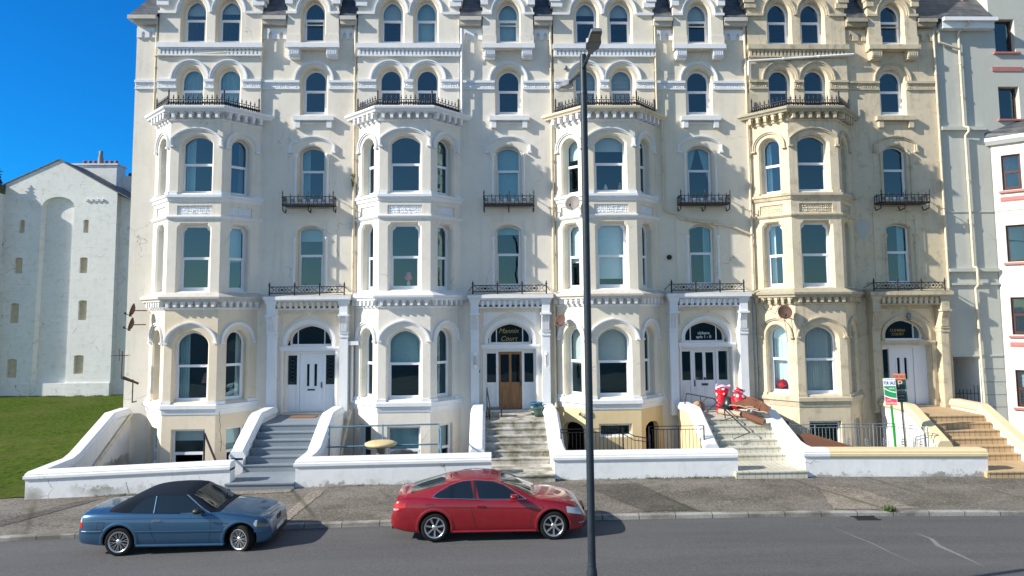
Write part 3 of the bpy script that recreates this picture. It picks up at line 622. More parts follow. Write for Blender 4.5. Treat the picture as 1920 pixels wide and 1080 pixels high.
    for (F, fr_, c, *_r) in wins:          # pier pads on the sills
        hw = .91 if fr_ else LS/2; q = .62 if fr_ else .42
        for s in (-1, 1):
            for zz, tq in ((2.28, t1), (9.57, t2)):
                u0, u1 = sorted((c+s*q, c+s*(hw+.03))); tq.box(F, u0, u1, zz, zz+.10, -.05, .045)
    t1.build('sill_course', T, H); t2.build('sill_course', T, H); tr.build('string_course', T, H); tr = MB(); t2 = MB()
    modil(tr, cx, 5.62, 5.80, .19, .27); modil(t2, cx, 12.28, 12.50, .24, .29)
    baysweep(tr, cx, [(-.02, 5.52), (.03, 5.54), (.05, 5.60), (-.02, 5.62)]); baysweep(t2, cx, [(-.02, 12.19), (.03, 12.21), (.05, 12.27), (-.02, 12.29)])
    tr.build('modillion_course', T, H); t2.build('modillion_course', T, H)
    cn = MB(); baysweep(cn, cx, [(-.02, 5.80), (.22, 5.80), (.23, 5.86), (.29, 5.90), (.30, 5.97), (-.02, 6.13)])
    if h['ledge'] != T: cn.build('bay_ledge', h['ledge'], H)
    else: cn.build('bay_ledge', T, H)
    cn = MB(); baysweep(cn, cx, [(-.02, 12.50), (.26, 12.50), (.28, 12.55), (.34, 12.60), (.35, 12.67), (.30, 12.70), (-.02, 12.71)])
    cn.build('bay_cornice', ('trim_white', 'trim_white', 'pipe_cream', 'moss_ledge')[i], H)
    # ---- cast iron cresting on the bay
    rl = MB(); L = bayloop(cx, .13)
    pa = [Vector((cx-1.86, -.18, 12.71)), Vector((L[1][0], L[1][1], 12.71)), Vector((L[2][0], L[2][1], 12.71)), Vector((cx+1.86, -.18, 12.71))]
    for a, b in zip(pa, pa[1:]): iron_rail(rl, a, b, .24, .085, .14)
    for p in pa: rl.tube(p, p+Vector((0, 0, .5)), .028, 6); rl.lathe(p+Vector((0, 0, .5)), [(.03, 0), (.035, .02), (.0, .12)], 6)
    rl.build('roof_railing', 'iron', H)
    # ---- windows
    C_ = COVERS[i]
    def cv(k): return C_.get(k)
    n = 0
    for F, fr_, c, w0, w1, w2, w3 in wins:
        s = 'f' if fr_ else ('l' if F is fl else 'r')
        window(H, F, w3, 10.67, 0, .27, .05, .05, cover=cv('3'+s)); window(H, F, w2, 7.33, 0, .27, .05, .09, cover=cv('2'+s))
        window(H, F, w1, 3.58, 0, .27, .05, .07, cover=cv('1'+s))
        if i == 2 and not fr_: continue
        window(H, F, w0, None if (i == 2 or i == 3) else .62, 0, .14, .02, .06, 'upvc', cover=cv('0'+s))
    for q, f in enumerate(d4): window(H, tower, f, 13.66, 0, .27, .06, .065, cover=cv('4'+'ab'[q]))
    for q, f in enumerate(d5): window(H, tower, f, 16.38, 0, .27, .06, .08, cover=cv('5'+'ab'[q]))
    window(H, single, f4, 13.68, 0, .25, .05, .09, cover=cv('4s')); window(H, dorm, o5, 16.36, 0, .29, .05, .08, cover=cv('5s'))
    window(H, single, f3, 10.62, 0, .25, .05, .05, cover=cv('3s')); window(H, single, f2, 7.48, 0, .25, .05, .05, cover=cv('2s'))
    # ---- colonnettes beside the two single windows
    col = MB()
    for zb, zt in ((9.36, 11.20), (6.15, 8.10)):
        for s in (-.575, .575): 
            col = MB(); col.lathe((cs+s, -.03, 0), [(.075, zb), (.075, zb+.08), (.048, zb+.12), (.044, zt-.12), (.075, zt-.02), (.085, zt), (.085, zt+.05), (0, zt+.06)], 10); col.build('colonnette', T, H)
    pn = MB(); pn.box(single, -1.0, -.62, 6.05, 9.2, 0, .03); pn.box(single, .6, .95, 6.05, 9.2, 0, .03); pn.box(single, -.619, .599, 8.72, 9.2, 0, .03)
    pn.build('window_surround', h['wall'], H)
    # ---- iron balcony at the third floor window
    b = MB(); fz = 9.28; by = -.52
    b.wbox(cs-.93, cs+.93, -.52, -.02, fz-.02, fz+.01)
    iron_rail(b, (cs-.91, by, fz), (cs+.91, by, fz), .30, .14, .05, False)
    for s in (-.91, .91): iron_rail(b, (cs+s, by, fz), (cs+s, -.03, fz), .30, .16, .03, False)
    for q in range(7):
        u = cs-.84+q*.28; b.lathe((u, by, fz+.16), [(.045, -.012), (.06, 0), (.045, .012), (.035, 0), (.045, -.012)], 8, 'Y'); b.tube((u-.1, by, fz+.24), (u+.1, by, fz+.08), .008, 4)
    for s in (-.91, 0, .91):
        b.tube((cs+s, by, fz-.02), (cs+s, by, fz+.42), .02, 6); b.lathe((cs+s, by, fz+.42), [(.03, 0), (0, .12)], 6)
        b.path([(cs+s, -.47, fz-.03), (cs+s, -.44, fz-.2), (cs+s, -.1, fz-.24), (cs+s, -.02, fz-.08)], .02, 6)
    b.build('balcony', 'iron', H)
    # ---- porch
    P = Fr(cs+.02, 0); po = MB()
    po.box(P, -1.44, 1.44, 5.62, 5.84, 0, .36)
    po.box(P, -1.54, 1.55, 5.86, 5.97, 0, .58); po.box(P, -1.50, 1.51, 5.80, 5.86, 0, .50)
    po.box(P, -1.42, 1.42, 5.50, 5.55, 0, .38)
    po.build('porch_entablature', T, H)
    for s in (-1, 1):
        po = MB()
        u0, u1 = sorted((s*1.14, s*1.43)); uo, ui = s*1.455, s*1.115
        po.box(P, u0, u1, 1.6, 4.5, 0, .33); po.box(P, *sorted((uo, ui)), 4.50, 4.56, 0, .36); po.box(P, *sorted((uo, ui)), 4.64, 4.71, 0, .38); po.box(P, u0, u1, 4.56, 4.64, 0, .34)
        for q in range(5):                          # fluted console
            u = u0+.04+q*(u1-u0-.08)/4; po.prism(Fr(cs+.02+u-.02, 0, 0, -1), [(0, 4.71), (.40, 4.71), (.42, 5.0), (.50, 5.20), (.50, 5.26), (0, 5.26)][::-1], -.02, .02)
        po.box(P, u0+.005, u1-.005, 4.71, 5.26, 0, .36)
        po.box(P, *sorted((s*1.475, s*1.095)), 5.26, 5.33, 0, .53); po.box(P, u0, u1, 5.33, 5.70, 0, .46); po.box(P, *sorted((s*1.475, s*1.095)), 5.70, 5.80, 0, .50)
        po.build('pilaster', T, H); po = MB(); po.box(P, *sorted((s*1.0, s*.94)), 1.8, 4.1, 0, .05); po.build('door_moulding', T, H)
        po = MB(); po.prism(P, [(s*.97, 5.36), (s*.97, 4.86), (s*.90, 4.86), (s*.60, 5.14), (s*.25, 5.30), (s*.12, 5.30), (s*.12, 5.36)], 0, .05); po.build('spandrel', h['g'] if i in (0, 2, 3) else T, H)
    po = MB()
    for q in range(11):
        u = -1.0+q*.2; po.box(P, u-.05, u+.05, 5.56, 5.78, .0, .44)
    po.build('modillion_course', h['g'] if i in (0, 3) else T, H); po = MB()
    hood(po, P, 0, 1.86, 4.18, 4.45, 5.16, 'tudor', 0, False, .13, .07)
    po.box(P, -1.06, 1.06, 4.10, 4.18, 0, .10); po.box(P, -1.04, 1.04, 4.02, 4.10, -.02, .06)
    po.build('door_arch', T, H)
    tp = MB(); tp.prism(Fr(cs+.02-1.54, 0, 0, -1), [(0, 5.972), (.58, 5.972), (.57, 6.0), (0, 6.10)], 0, -3.09) if False else tp.add([(cs-1.52, 0, 6.10), (cs+1.57, 0, 6.10), (cs+1.57, -.57, 5.985), (cs-1.52, -.57, 5.985), (cs-1.52, 0, 5.972), (cs+1.57, 0, 5.972), (cs+1.57, -.57, 5.972), (cs-1.52, -.57, 5.972)], [(0, 1, 2, 3), (2, 3, 7, 6), (0, 3, 7, 4), (1, 2, 6, 5)])
    tp.build('porch_top', ('ledge_grey', 'ledge_grey', 'ledge_grey', 'moss_ledge')[i], H)
    pr = MB(); ya = -.45; z = 6.02
    for s in (-1.33, -.44, .45, 1.33):
        pr.tube((cs+s, ya, z-.03), (cs+s, ya, z+.36), .026, 6); pr.lathe((cs+s, ya, z+.34), [(.04, 0), (.045, .02), (.02, .05), (.03, .07), (0, .14)], 6)
    for zz in (.08, .30): pr.tube((cs-1.33, ya, z+zz), (cs+1.33, ya, z+zz), .016, 5)
    for s in (-.885, 0, .89):
        for q in (-1, 1):
            for (a, bb) in (((.38, .1), (.28, .19)), ((.28, .19), (.38, .28)), ((.26, .19), (.16, .1)), ((.26, .19), (.16, .28)), ((.14, .19), (.05, .28)), ((.14, .19), (.05, .1)), ((.2, .19), (.0, .19))):
                pr.tube((cs+s+q*a[0], ya, z+a[1]), (cs+s+q*bb[0], ya, z+bb[1]), .012, 4)
        pr.lathe((cs+s, ya, z+.19), [(.03, -.015), (.05, 0), (.03, .015), (.0, 0)], 6, 'Y')
    for s in (-1.33, 1.33): pr.tube((cs+s, ya, z+.3), (cs+s*1.12, 0, z+.12), .012, 4); pr.tube((cs+s, ya, z+.3), (cs+s, 0, z+.3), .012, 4)
    pr.build('porch_railing', 'iron', H)
    # ---- door recess and door
    rc = MB(); D = .36
    rc.bridge(P, [(a-.02, b) for a, b in dr], 0, [(a-.02, b) for a, b in dr], -D-.02); rc.wbox(cs-.95, cs+.97, -.02, D+.6, 1.55, 1.80)
    rc.build('door_recess', h['g'], H)
    door(i, H, P, D)
    # ---- interior
    it = MB(); it.wbox(x0+.02, x1-.02, 2.2, 2.3, -.4, 16.0)
    for z in (1.78, 5.8, 9.2, 12.45, 15.3): it.wbox(x0+.03, x1-.03, .45, 2.19, z-.12, z)
    for z in (5.75, 9.2): it.add([(x, y, z) for x, y in bayloop(cx, -.12)], [(0, 1, 2, 3)])
    it.wbox(cx+1.95, cx+2.05, .4, 2.19, -.4, 16.0)
    it.build('interior', 'interior', H)
    sh = MB(); sh.add([(x1-.005, 0, -.5), (x1-.005, 10.7, -.5), (x1-.005, 10.7, 16.3), (x1-.005, 5.2, 23.2), (x1-.005, 0, 16.3)], [(0, 1, 2, 3, 4)])
    if i == 0: sh.add([(-13.1, 0, -.5), (-13.1, 10.7, -.5), (-13.1, 10.7, 16.3), (-13.1, 0, 16.3)], [(0, 1, 2, 3)])
    sh.add([(x0 if i else -13.1, 10.69, -.5), (x1, 10.69, -.5), (x1, 10.69, 16.3), (x0 if i else -13.1, 10.69, 16.3)], [(0, 1, 2, 3)])
    sh.build('rear_wall', h['wall'], H)
    return H
def door(i, H, P, D):
    d = MB(); mat = ('upvc', 'white_paint', 'white_paint', 'upvc')[i]; zb = 1.80
    # fanlight
    fo = lambda q=0.: [(.75-q, 4.20+q), (-.75+q, 4.20+q)]+arch(0, 1.5-2*q, 4.44, 4.95-q, 'tudor')
    fm = MB(); fm.bridge(P, fo(-.03), -D+.06, fo(.05), -D+.06); fm.bridge(P, fo(.05), -D+.06, fo(.05), -D); fm.box(P, -.96, .96, 4.0, 4.21, -D-.04, -D+.05)
    for u in ((-.5, .47) if i != 3 else (-.66, .47)): fm.box(P, u-.018, u+.018, 4.22, 4.75, -D, -D+.05)
    fo_ = fm.build('fanlight', mat, H); g = MB(); g.sheet(P, fo(.01), (), -D+.02); g.build('pane', 'glass_dark', fo_)
    if i == 3: g = MB(); g.box(P, .5, .70, 4.25, 4.62, -D+.0, -D+.012); g.build('frosted_panel', 'blind', fo_)
    bk = MB(); bk.box(P, -.95, .95, 4.1, 5.0, -D-.5, -D-.4); bk.build('hall_wall', 'interior', fo_)
    c = wloc(H)
    if i == 1:
        text(fo_, 'Mannin', .25, (P.o.x-.06, D-.05, 4.58), 'gold', shear=.35); text(fo_, 'Court', .25, (P.o.x-.05, D-.05, 4.30), 'gold', shear=.35)
    if i == 2:
        text(fo_, 'clybane', .15, (P.o.x-.0, D-.05, 4.47), 'pale_letters', bold=.003); text(fo_, 'apts 1 - 8', .15, (P.o.x, D-.05, 4.33), 'pale_letters', bold=.003)
    if i == 3:
        text(fo_, 'CUMBRIA', .14, (P.o.x-.12, D-.05, 4.50), 'gold'); text(fo_, 'COURT', .14, (P.o.x-.12, D-.05, 4.36), 'gold')
    # frame with side lights
    fr = MB(); dl, drr = (-.43, .43) if i != 3 else (-.42, .44)
    fr.box(P, -.95, -.86, zb, 4.0, -D-.05, -D+.06); fr.box(P, .86, .95, zb, 4.0, -D-.05, -D+.06); fr.box(P, -.859, .859, 3.90, 3.999, -D-.05, -D+.05)
    fr.box(P, dl-.09, dl, zb, 3.9, -D-.05, -D+.05); fr.box(P, drr, drr+.09, zb, 3.9, -D-.05, -D+.05)
    for a, b in ((-.859, dl-.091), (drr+.091, .859)):
        if i == 3 and a > 0: fr.box(P, a, b, zb, 3.9, -D-.05, -D+.02); continue
        fr.box(P, a, b, zb, 2.78, -D-.05, -D+.02); fr.box(P, a, b, 3.84, 3.9, -D-.05, -D+.02)
        fr.box(P, a+.05, b-.05, zb+.12, 2.62, -D+.02, -D+.032)
    fr.box(P, -.85, .85, zb-.06, zb, -D-.05, -D+.12)
    F_ = fr.build('door_frame', mat, H)
    g = MB()
    for a, b in ((-.86, dl-.09), (drr+.09, .86)):
        if i == 3 and a > 0: continue
        g.box(P, a, b, 2.78, 3.84, -D-.03, -D-.02)
    g.build('side_light', 'glass_dark', F_)
    if i == 0:
        l = MB()
        for a, b in ((-.86, -.52), (.52, .86)):
            n = 8; w = b-a; hh = 1.06/n
            for q in range(n): l.tube(P.p(a, 2.78+q*hh, -D), P.p(b, 2.78+(q+1)*hh, -D), .008, 4); l.tube(P.p(b, 2.78+q*hh, -D), P.p(a, 2.78+(q+1)*hh, -D), .008, 4)
        l.build('leaded_lattice', 'lead', F_)
    bk = MB(); bk.box(P, -.95, .95, 1.7, 4.0, -D-.6, -D-.5); bk.build('hall_wall', 'interior', F_)
    # leaf
    y = -D
    lf = MB(); m_ = ('upvc', 'door_wood', 'white_paint', 'upvc')[i]
    if i in (0, 3):
        s = [outline(c_+.01, .10, 2.72, 3.38, 3.52, 'rect') for c_ in (-.135, .135)]
        lf.rect(P, dl+.005, drr-.005, zb, 3.895, [q(0) for q in s], y); [lf.bridge(P, q(0), y, q(0), y-.03) for q in s]
        for c_ in (-.14, .16): 
            lf.box(P, c_-.11, c_+.11, 2.0, 2.46, y, y+.012); lf.box(P, c_-.085, c_+.085, 2.03, 2.43, y+.012, y+.022)
            lf.band(P, outline(c_-.005, .2, 2.66, 3.40, 3.60, 'rect')(0.03), outline(c_-.005, .2, 2.66, 3.40, 3.60, 'rect')(0), y, y+.015, True)
        lf.box(P, dl+.02, dl+.04, zb+.02, 3.88, y, y+.01)
        LF = lf.build('front_door', m_, H); g = MB(); [g.sheet(P, q(0), (), y-.028) for q in s]; g.build('pane', 'glass_dark', LF)
    else:
        s = [outline(c_, .29 if i == 2 else .31, 2.78, 3.7, 3.80, 'rect') for c_ in (-.2, .2)]
        lf.rect(P, dl+.005, drr-.005, zb, 3.895, [q(0) for q in s], y); [lf.bridge(P, q(0), y, q(0), y-.04) for q in s]
        for c_ in (-.19, .19):
            for z0, z1 in ((1.92, 2.6),):
                lf.box(P, c_-.15, c_+.15, z0, z1, y, y+.006); lf.box(P, c_-.11, c_+.11, z0+.04, z1-.04, y+.006, y+.018)
        lf.box(P, -.015, .015, zb, 3.89, y, y+.012)
        LF = lf.build('front_door', m_, H); g = MB(); [g.sheet(P, q(0), (), y-.03) for q in s]; g.build('pane', 'glass_dark', LF)
    hw_ = MB()
    if i == 0: hw_.box(P, -.14, .13, 2.56, 2.62, y+.0, y+.02)
    if i == 2: hw_.box(P, -.12, .12, 2.58, 2.66, y, y+.02); hw_.lathe(P.p(.0, 2.83, y+.03), [(0, -.03), (.05, 0), (0, .03)], 10, 'Y')
    if i in (2, 3): hw_.box(P, dl+.04, dl+.07, 2.55, 2.78, y, y+.05)
    if i in (0, 1): hw_.box(P, drr-.08, drr-.05, 2.66, 2.86, y, y+.05)
    hw_.build('letter_plate' if i in (0, 2) else 'door_handle', 'lead', LF)
COVERS = [
 {'2r': ('blind', .55), '3l': None, '3r': ('right', 'interior_warm'), '4a': ('full', 'curtain_teal'), '4b': ('full', 'curtain_teal'), '5a': ('blind', .3), '5b': ('blind', .25), '1r': ('drapes', 'curtain'), '1f': ('left', 'curtain_teal'), '0f': ('blind', .3), '0r': ('blind', .45), '3s': ('left', 'curtain_teal'), '2s': ('blind', .22), '2f': None, '3f': ('left', 'curtain_teal'), '0l': None, '2l': ('blind', .4)},
 {'5a': ('blind', .45), '5b': ('blind', 1.0, 'curtain_teal'), '5s': ('blind', 1., 'curtain_teal'), '3s': ('blind', 1., 'curtain_teal'), '1f': ('blind', .5, 'curtain_teal'), '2r': ('blind', 1., 'interior_warm'), '3r': ('blind', 1., 'interior_warm'), '1r': ('blind', 1., 'interior'), '2s': ('blind', .12, 'curtain_teal'), '0f': ('blind', 1., 'curtain_teal'), '0r': ('blind', .7)},  # full brown sheets in the right bay panes paint in dim reflected buildings
 {'5a': ('blind', .25), '5b': ('blind', .3), '5s': ('blind', .35), '4a': ('slats',), '4b': ('slats',), '3f': ('blind', .25), '3l': ('blind', .35, 'curtain_sheer'), '3r': ('blind', .4), '3s': ('tied', 'curtain_teal'), '2f': ('blind', .88, 'curtain_sheer'), '2l': ('blind', .6, 'curtain_sheer'), '2s': ('right', 'curtain_teal'), '1f': ('blind', .52, 'curtain'), '1l': ('blind', .55, 'curtain')},
 {'2l': ('left', 'curtain_sheer'), '2s': ('right', 'curtain_teal'), '1f': ('full', 'curtain'), '1l': ('full', 'curtain_sheer'), '3l': ('left', 'curtain_teal'), '4s': None, '3s': None},
]
HO = [house(i) for i in range(4)]
# ---------------------------------------------------------------- steps, area walls
def coping_prof(w=.24): return [(-w+.05, -.26), (-w+.02, -.22), (-w, -.20), (-w, -.13), (-w+.03, -.11), (-w+.03, -.07), (-w+.09, 0), (w-.09, 0), (w-.03, -.07), (w-.03, -.11), (w, -.13), (w, -.20), (w-.02, -.22), (w-.05, -.26)]
def wallthing(label, path, base, w=.18, cop='coping_white', body='white_wall', cw=.25, name='boundary_wall', parts=None):
    """path: points on the top of the coping; base: function of x for the foot"""
    H = thing(name, label, 'garden wall', (path[0][0], path[0][1], base(path[0][0])), 0, None)
    P = [Vector(p) for p in path]
    mb = MB(); n = len(P)
    k = 4; rows = []
    for i in range(n):
        a = P[i]-P[i-1] if i else P[1]-P[0]; b = P[i+1]-P[i] if i < n-1 else a
        a = Vector((a.x, a.y, 0)).normalized(); b = Vector((b.x, b.y, 0)).normalized()
        na, nb = Vector((a.y, -a.x, 0)), Vector((b.y, -b.x, 0)); mm = (na+nb).normalized(); mm /= max(.3, mm.dot(na))
        zb = base(P[i].x)-.35
        rows.append([Vector((*(P[i]+mm*w).xy, zb)), Vector((*(P[i]+mm*w).xy, P[i].z-.2)), Vector((*(P[i]-mm*w).xy, P[i].z-.2)), Vector((*(P[i]-mm*w).xy, zb))])
    mb.add([v for r_ in rows for v in r_], [(i*4+j, i*4+(j+1) % 4, (i+1)*4+(j+1) % 4, (i+1)*4+j) for i in range(n-1) for j in range(4)])
    mb.add(rows[0], [(0, 1, 2, 3)]); mb.add(rows[-1], [(0, 1, 2, 3)])
    mb.build('wall', body, H)
    segs = parts or [(0, n, cop)]
    for a, b, m_ in segs:
        c = MB(); c.sweep(P[a:b], coping_prof(cw)); c.build('coping', m_, H)
    return H
def flank(x, yend, ztop, zlow, yst=-2.05, ye=None): return [(x, -.42, ztop), (x, yst+.15, ztop), (x, yst, ztop-.05), (x, yend, zlow)]
ga = lambda x: G(x)
wallthing('long white wall in front of the leftmost house, sloping up along the lawn', [(-12.98, -.1, 2.08), (-12.98, -1.15, 2.05), (-12.98, -1.3, 1.98), (-12.98, -3.15, 1.10), (-12.98, -3.5, 1.0), (-12.98, -5.0, .96), (-7.45, -5.0, 1.15)], ga, .2)
wallthing('white wall right of the blue-grey steps, behind the gap between the cars', [(-5.40, -.42, 2.08), (-5.40, -1.9, 2.08), (-5.40, -2.05, 2.03), (-5.40, -3.7, 1.25), (-5.40, -4.2, 1.2), (-5.40, -5.0, 1.2), (0.02, -5.0, 1.25)], ga, .2)
wallthing('white wall right of the mossy steps, ending at the steps with the carpets', [(2.05, -.42, 2.08), (2.05, -1.9, 2.08), (2.05, -2.05, 2.03), (2.05, -3.7, 1.35), (2.05, -4.3, 1.27), (2.05, -5.0, 1.27), (7.22, -5.0, 1.27)], ga, .2)
wallthing('wall with cream-yellow coping in front of the weathered house', [(9.42, -.42, 2.12), (9.42, -1.9, 2.12), (9.42, -2.05, 2.05), (9.42, -4.1, 1.32), (9.42, -4.5, 1.27), (9.42, -5.0, 1.27), (9.95, -5.0, 1.265), (14.68, -5.0, 1.2)], ga, .2, parts=[(0, 7, 'coping_white'), (6, 8, 'coping_yellow')])
def stairwall(label, x, yend, cop='coping_white', body='white_wall', zt=2.1, zl=1.18, post=True):
    return wallthing(label, [(x, -.42, zt), (x, -1.95, zt), (x, -2.1, zt-.05), (x, yend, zl)], lambda q: .7, .18, cop, body, name='stair_wall')
stairwall('sloping white wall on the left side of the blue-grey steps', -7.75, -3.78)
stairwall('stained white wall on the left side of the mossy steps', -.42, -3.85)
stairwall('sloping white and yellow wall on the left side of the carpet-strewn steps', 6.92, -3.7, body='wall_yellow')
stairwall('white wall with yellow coping on the left side of the tiled steps', 14.35, -3.75, 'coping_yellow')
wallthing('white wall with yellow coping on the right side of the tiled steps, at the right edge', [(16.92, -.42, 2.08), (16.92, -1.9, 2.08), (16.92, -2.05, 2.02), (16.92, -3.95, 1.08), (16.92, -4.3, 1.02), (16.92, -5.2, 1.0)], ga, .18, 'coping_yellow', name='stair_wall')
SX = [(-7.5, -5.65), (-.17, 1.80), (7.17, 9.17), (14.60, 16.67)]
SM = ['steps_blue', 'steps_mossy', 'steps_pale', 'steps_tile']
SLAB = ['blue-grey painted steps up to the leftmost white door', 'mossy stone steps up to the brown wooden door', 'pale cracked steps strewn with rolled carpets', 'ochre tiled steps at the right, up to the last white door']
for k, ((a, b), m_, lb) in enumerate(zip(SX, SM, SLAB)):
    H = thing('entrance_steps', lb, 'steps', ((a+b)/2, -5.3, G((a+b)/2)), 0, 'entrance steps between the walls')
    zl = G((a+b)/2)+.18; z0 = 1.75; rise = (z0-zl)/6; tr = MB(); ri = MB(); nz = MB()
    for j in range(6):
        y = -2.3-.3*j; z = z0-rise*j
        back = -.0 if j == 0 else y+.3
        tr.wbox(a-.05, b+.05, y, back, z-.35, z-.03)
        nz.wbox(a-.05, b+.05, y-.025, back, z-.03, z)
    tr.wbox(a-.05, b+.05, -5.33, -3.81, -.2, zl-.035); nz.wbox(a-.05, b+.05, -5.36, -3.81, zl-.035, zl)
    tr.build('riser', m_, H); nz.build('tread', m_, H)
# door mats and things by the doors
mb = MB(); mb.wbox(-7.0, -6.1, -.9, -.35, 1.752, 1.775); tag(mb.build('door_mat', 'mat_brown'), 'brown door mat at the leftmost white door', 'door mat')
def pot(name, label, x, y, z, r, h, mat, cat='plant pot'):
    H = thing(name, label, cat, (x, y, z)); mb = MB(); mb.lathe((x, y, z), [(0, 0), (r*.72, 0), (r*.95, h*.5), (r, h*.9), (r*1.08, h*.92), (r*1.08, h), (r*.92, h), (r*.9, h*.85), (0, h*.85)], 18); mb.build('pot', mat, H); return H
p = pot('plant_pot', 'blue banded barrel pot by the brown wooden door', 1.62, -.75, 1.75, .22, .42, 'barrel_blue')
mb = MB(); [mb.lathe((1.62, -.75, 1.75), [(.205+.012, q), (.215, q+.03), (.19, q+.03)], 18) for q in (.1, .26)]; mb.build('hoop', 'gold', p)
pot('plant_pot', 'small dark green pot in front of the blue barrel pot', 1.68, -1.25, 1.75, .2, .32, 'pot_green')
H = thing('garden_bench', 'low dark slatted seat left of the brown wooden door', 'bench', (.12, -1.2, 1.75))
mb = MB(); [mb.wbox(-.12, .45, -1.35+q*.1, -1.27+q*.1, 2.02, 2.05) for q in range(5)]; mb.build('seat', 'bag_black', H)
mb = MB(); [mb.tube((x, y, 1.75), (x, y, 2.02), .02, 6) for x in (-.05, .38) for y in (-1.3, -.95)]; mb.build('frame', 'iron', H)
def rail(label, pts, posts, cat='handrail', name='handrail', mat='iron', r=.022, bars=()):
    H = thing(name, label, cat, posts[0][0]); mb = MB(); mb.path(pts, r, 6); mb.build('rail', mat, H)
    mb = MB(); [mb.tube(a, b, r*.85, 6) for a, b in posts]; [mb.tube(a, b, r*.6, 5) for a, b in bars]; mb.build('post', mat, H); return H
rail('black handrail slanting down into the area of the leftmost house', [(-8.75, -3.8, 1.75), (-8.2, -4.2, .9)], [((-8.72, -3.85, -.5), (-8.72, -3.85, 1.72))], r=.035)
rail('short upright dark iron rail beside the mossy steps', [(-.12, -1.2, 2.75), (-.02, -1.9, 2.2)], [((-.12, -1.2, 1.75), (-.12, -1.2, 2.75)), ((-.02, -1.9, 1.75), (-.02, -1.9, 2.2))])
hp = [(7.22, -.85, 2.55), (7.32, -2.05, 2.55), (7.30, -2.1, 2.50), (7.36, -4.0, 1.55)]
rail('dark iron handrail leaning along the left of the carpet-strewn steps', [(6.9, -1.0, 2.45), (7.72, -1.55, 2.32), (7.72, -1.75, 2.25), (8.15, -3.0, 1.62), (8.3, -3.3, 1.45)],
     [((7.35, -1.5, 1.75), (7.3, -1.3, 2.38)), ((7.85, -2.25, 1.75), (7.85, -2.2, 2.05)), ((6.9, -1.0, 2.45), (6.75, -1.2, 1.9))], bars=[((7.35, -1.8, 1.9), (7.75, -1.75, 2.22)), ((7.6, -2.6, 1.72), (8.0, -2.6, 1.84)), ((7.75, -3.3, 1.25), (8.28, -3.28, 1.45)), ((7.1, -1.4, 2.0), (7.5, -1.5, 2.36))])
# polka-dot bags
def bag(label, x, y, z, prof, sx, sy, lean, seed, rim=None):
    H = thing('laundry_bag', label, 'bag', (x, y, z)); mb = MB(); n = 20; rnd = random.Random(seed); vs = []
    ph = [rnd.uniform(0, 6) for _ in range(6)]
    for k, (r_, h_) in enumerate(prof):
        for i in range(n):
            t = 2*math.pi*i/n; rr = r_*(1+.10*math.sin(3*t+ph[0]+k)+.07*math.sin(5*t+ph[1]+k*.8)); vs.append((rr*sx*math.cos(t)+lean[0]*h_, rr*sy*math.sin(t)+lean[1]*h_, h_+.03*math.sin(2*t+ph[2])*(h_ > .1)))
    mb.add(vs, [(k*n+i, k*n+(i+1) % n, (k+1)*n+(i+1) % n, (k+1)*n+i) for k in range(len(prof)-1) for i in range(n)], True)
    o = mb.build('sack', 'bag_spotted', H, local=True)
    if rim:
        m2 = MB(); vs = []
        for k, (r_, h_) in enumerate(rim):
            for i in range(n):
                t = 2*math.pi*i/n; vs.append((r_*sx*math.cos(t)+lean[0]*h_, r_*sy*math.sin(t)+lean[1]*h_, h_+.04*math.sin(3*t+1)))
        m2.add(vs, [(k*n+i, k*n+(i+1) % n, (k+1)*n+(i+1) % n, (k+1)*n+i) for k in range(len(rim)-1) for i in range(n)], True); m2.build('pink_lining', 'bag_pink', H, local=True)
    return H
bag('tall open red bag with white spots and pink lining, standing at the white door', 8.12, -1.0, 1.75, [(0, 0), (.15, 0), (.16, .2), (.15, .45), (.19, .66), (.23, .80), (.22, .9)], 1.1, .9, (.12, .06), 3, [(.23, .89), (.24, .97), (.19, .9), (.15, .7), (0, .65)])
bag('full red bag with white spots on top of the carpets', 8.66, -1.5, 1.95, [(0, 0), (.22, .02), (.27, .15), (.26, .32), (.20, .46), (.10, .55), (.14, .68), (.05, .72), (0, .72)], 1.15, .9, (-.12, 0), 5, [(.08, .52), (.16, .60), (.20, .62), (.12, .58)])
def roll(name, label, a, b, r, mat, group=None, turns=2.2):
    """a rolled carpet seen from its spiral end"""
    H = thing(name, label, 'carpet', a, 0, group); a, b = Vector(a), Vector(b); d = (b-a).normalized(); x = d.orthogonal().normalized(); y = d.cross(x)
    def spiral(o, t0, t1, ra, rb):
        n = 40; return [o+(x*math.cos(t0+(t1-t0)*i/n)+y*math.sin(t0+(t1-t0)*i/n))*(ra+(rb-ra)*i/n) for i in range(n+1)]
    T_ = turns*2*math.pi; A, B_ = spiral(a, 0, T_, r*.45, r), spiral(b, 0, T_, r*.45, r); A2, B2 = spiral(a, 0, T_, r*.45-.014, r-.014), spiral(b, 0, T_, r*.45-.014, r-.014)
    n = len(A)
    m1 = MB(); m1.add(A+B_, [(i, i+1, n+i+1, n+i) for i in range(n-1)], True); m1.build('pile_side', mat, H)
    m2 = MB(); m2.add(A2+B2, [(i, i+1, n+i+1, n+i) for i in range(n-1)], True); m2.add(A+A2, [(i, i+1, n+i+1, n+i) for i in range(n-1)]); m2.add(B_+B2, [(i, i+1, n+i+1, n+i) for i in range(n-1)]); m2.build('backing', 'carpet_back', H)
    return H
roll('rolled_carpet', 'pale rolled carpet lying lowest, its dark open end facing left of the brown ones', (7.95, -1.35, 1.88), (8.42, -2.2, 1.88), .10, 'carpet_back', turns=1.1)
roll('rolled_carpet', 'brown rolled carpet sliding down the steps to the right wall', (8.35, -1.9, 1.92), (8.95, -2.85, 1.70), .12, 'carpet_brown')
roll('rolled_carpet', 'upright pale rolled carpet between the two red bags', (8.42, -1.45, 1.76), (8.55, -1.35, 2.35), .12, 'carpet_back')
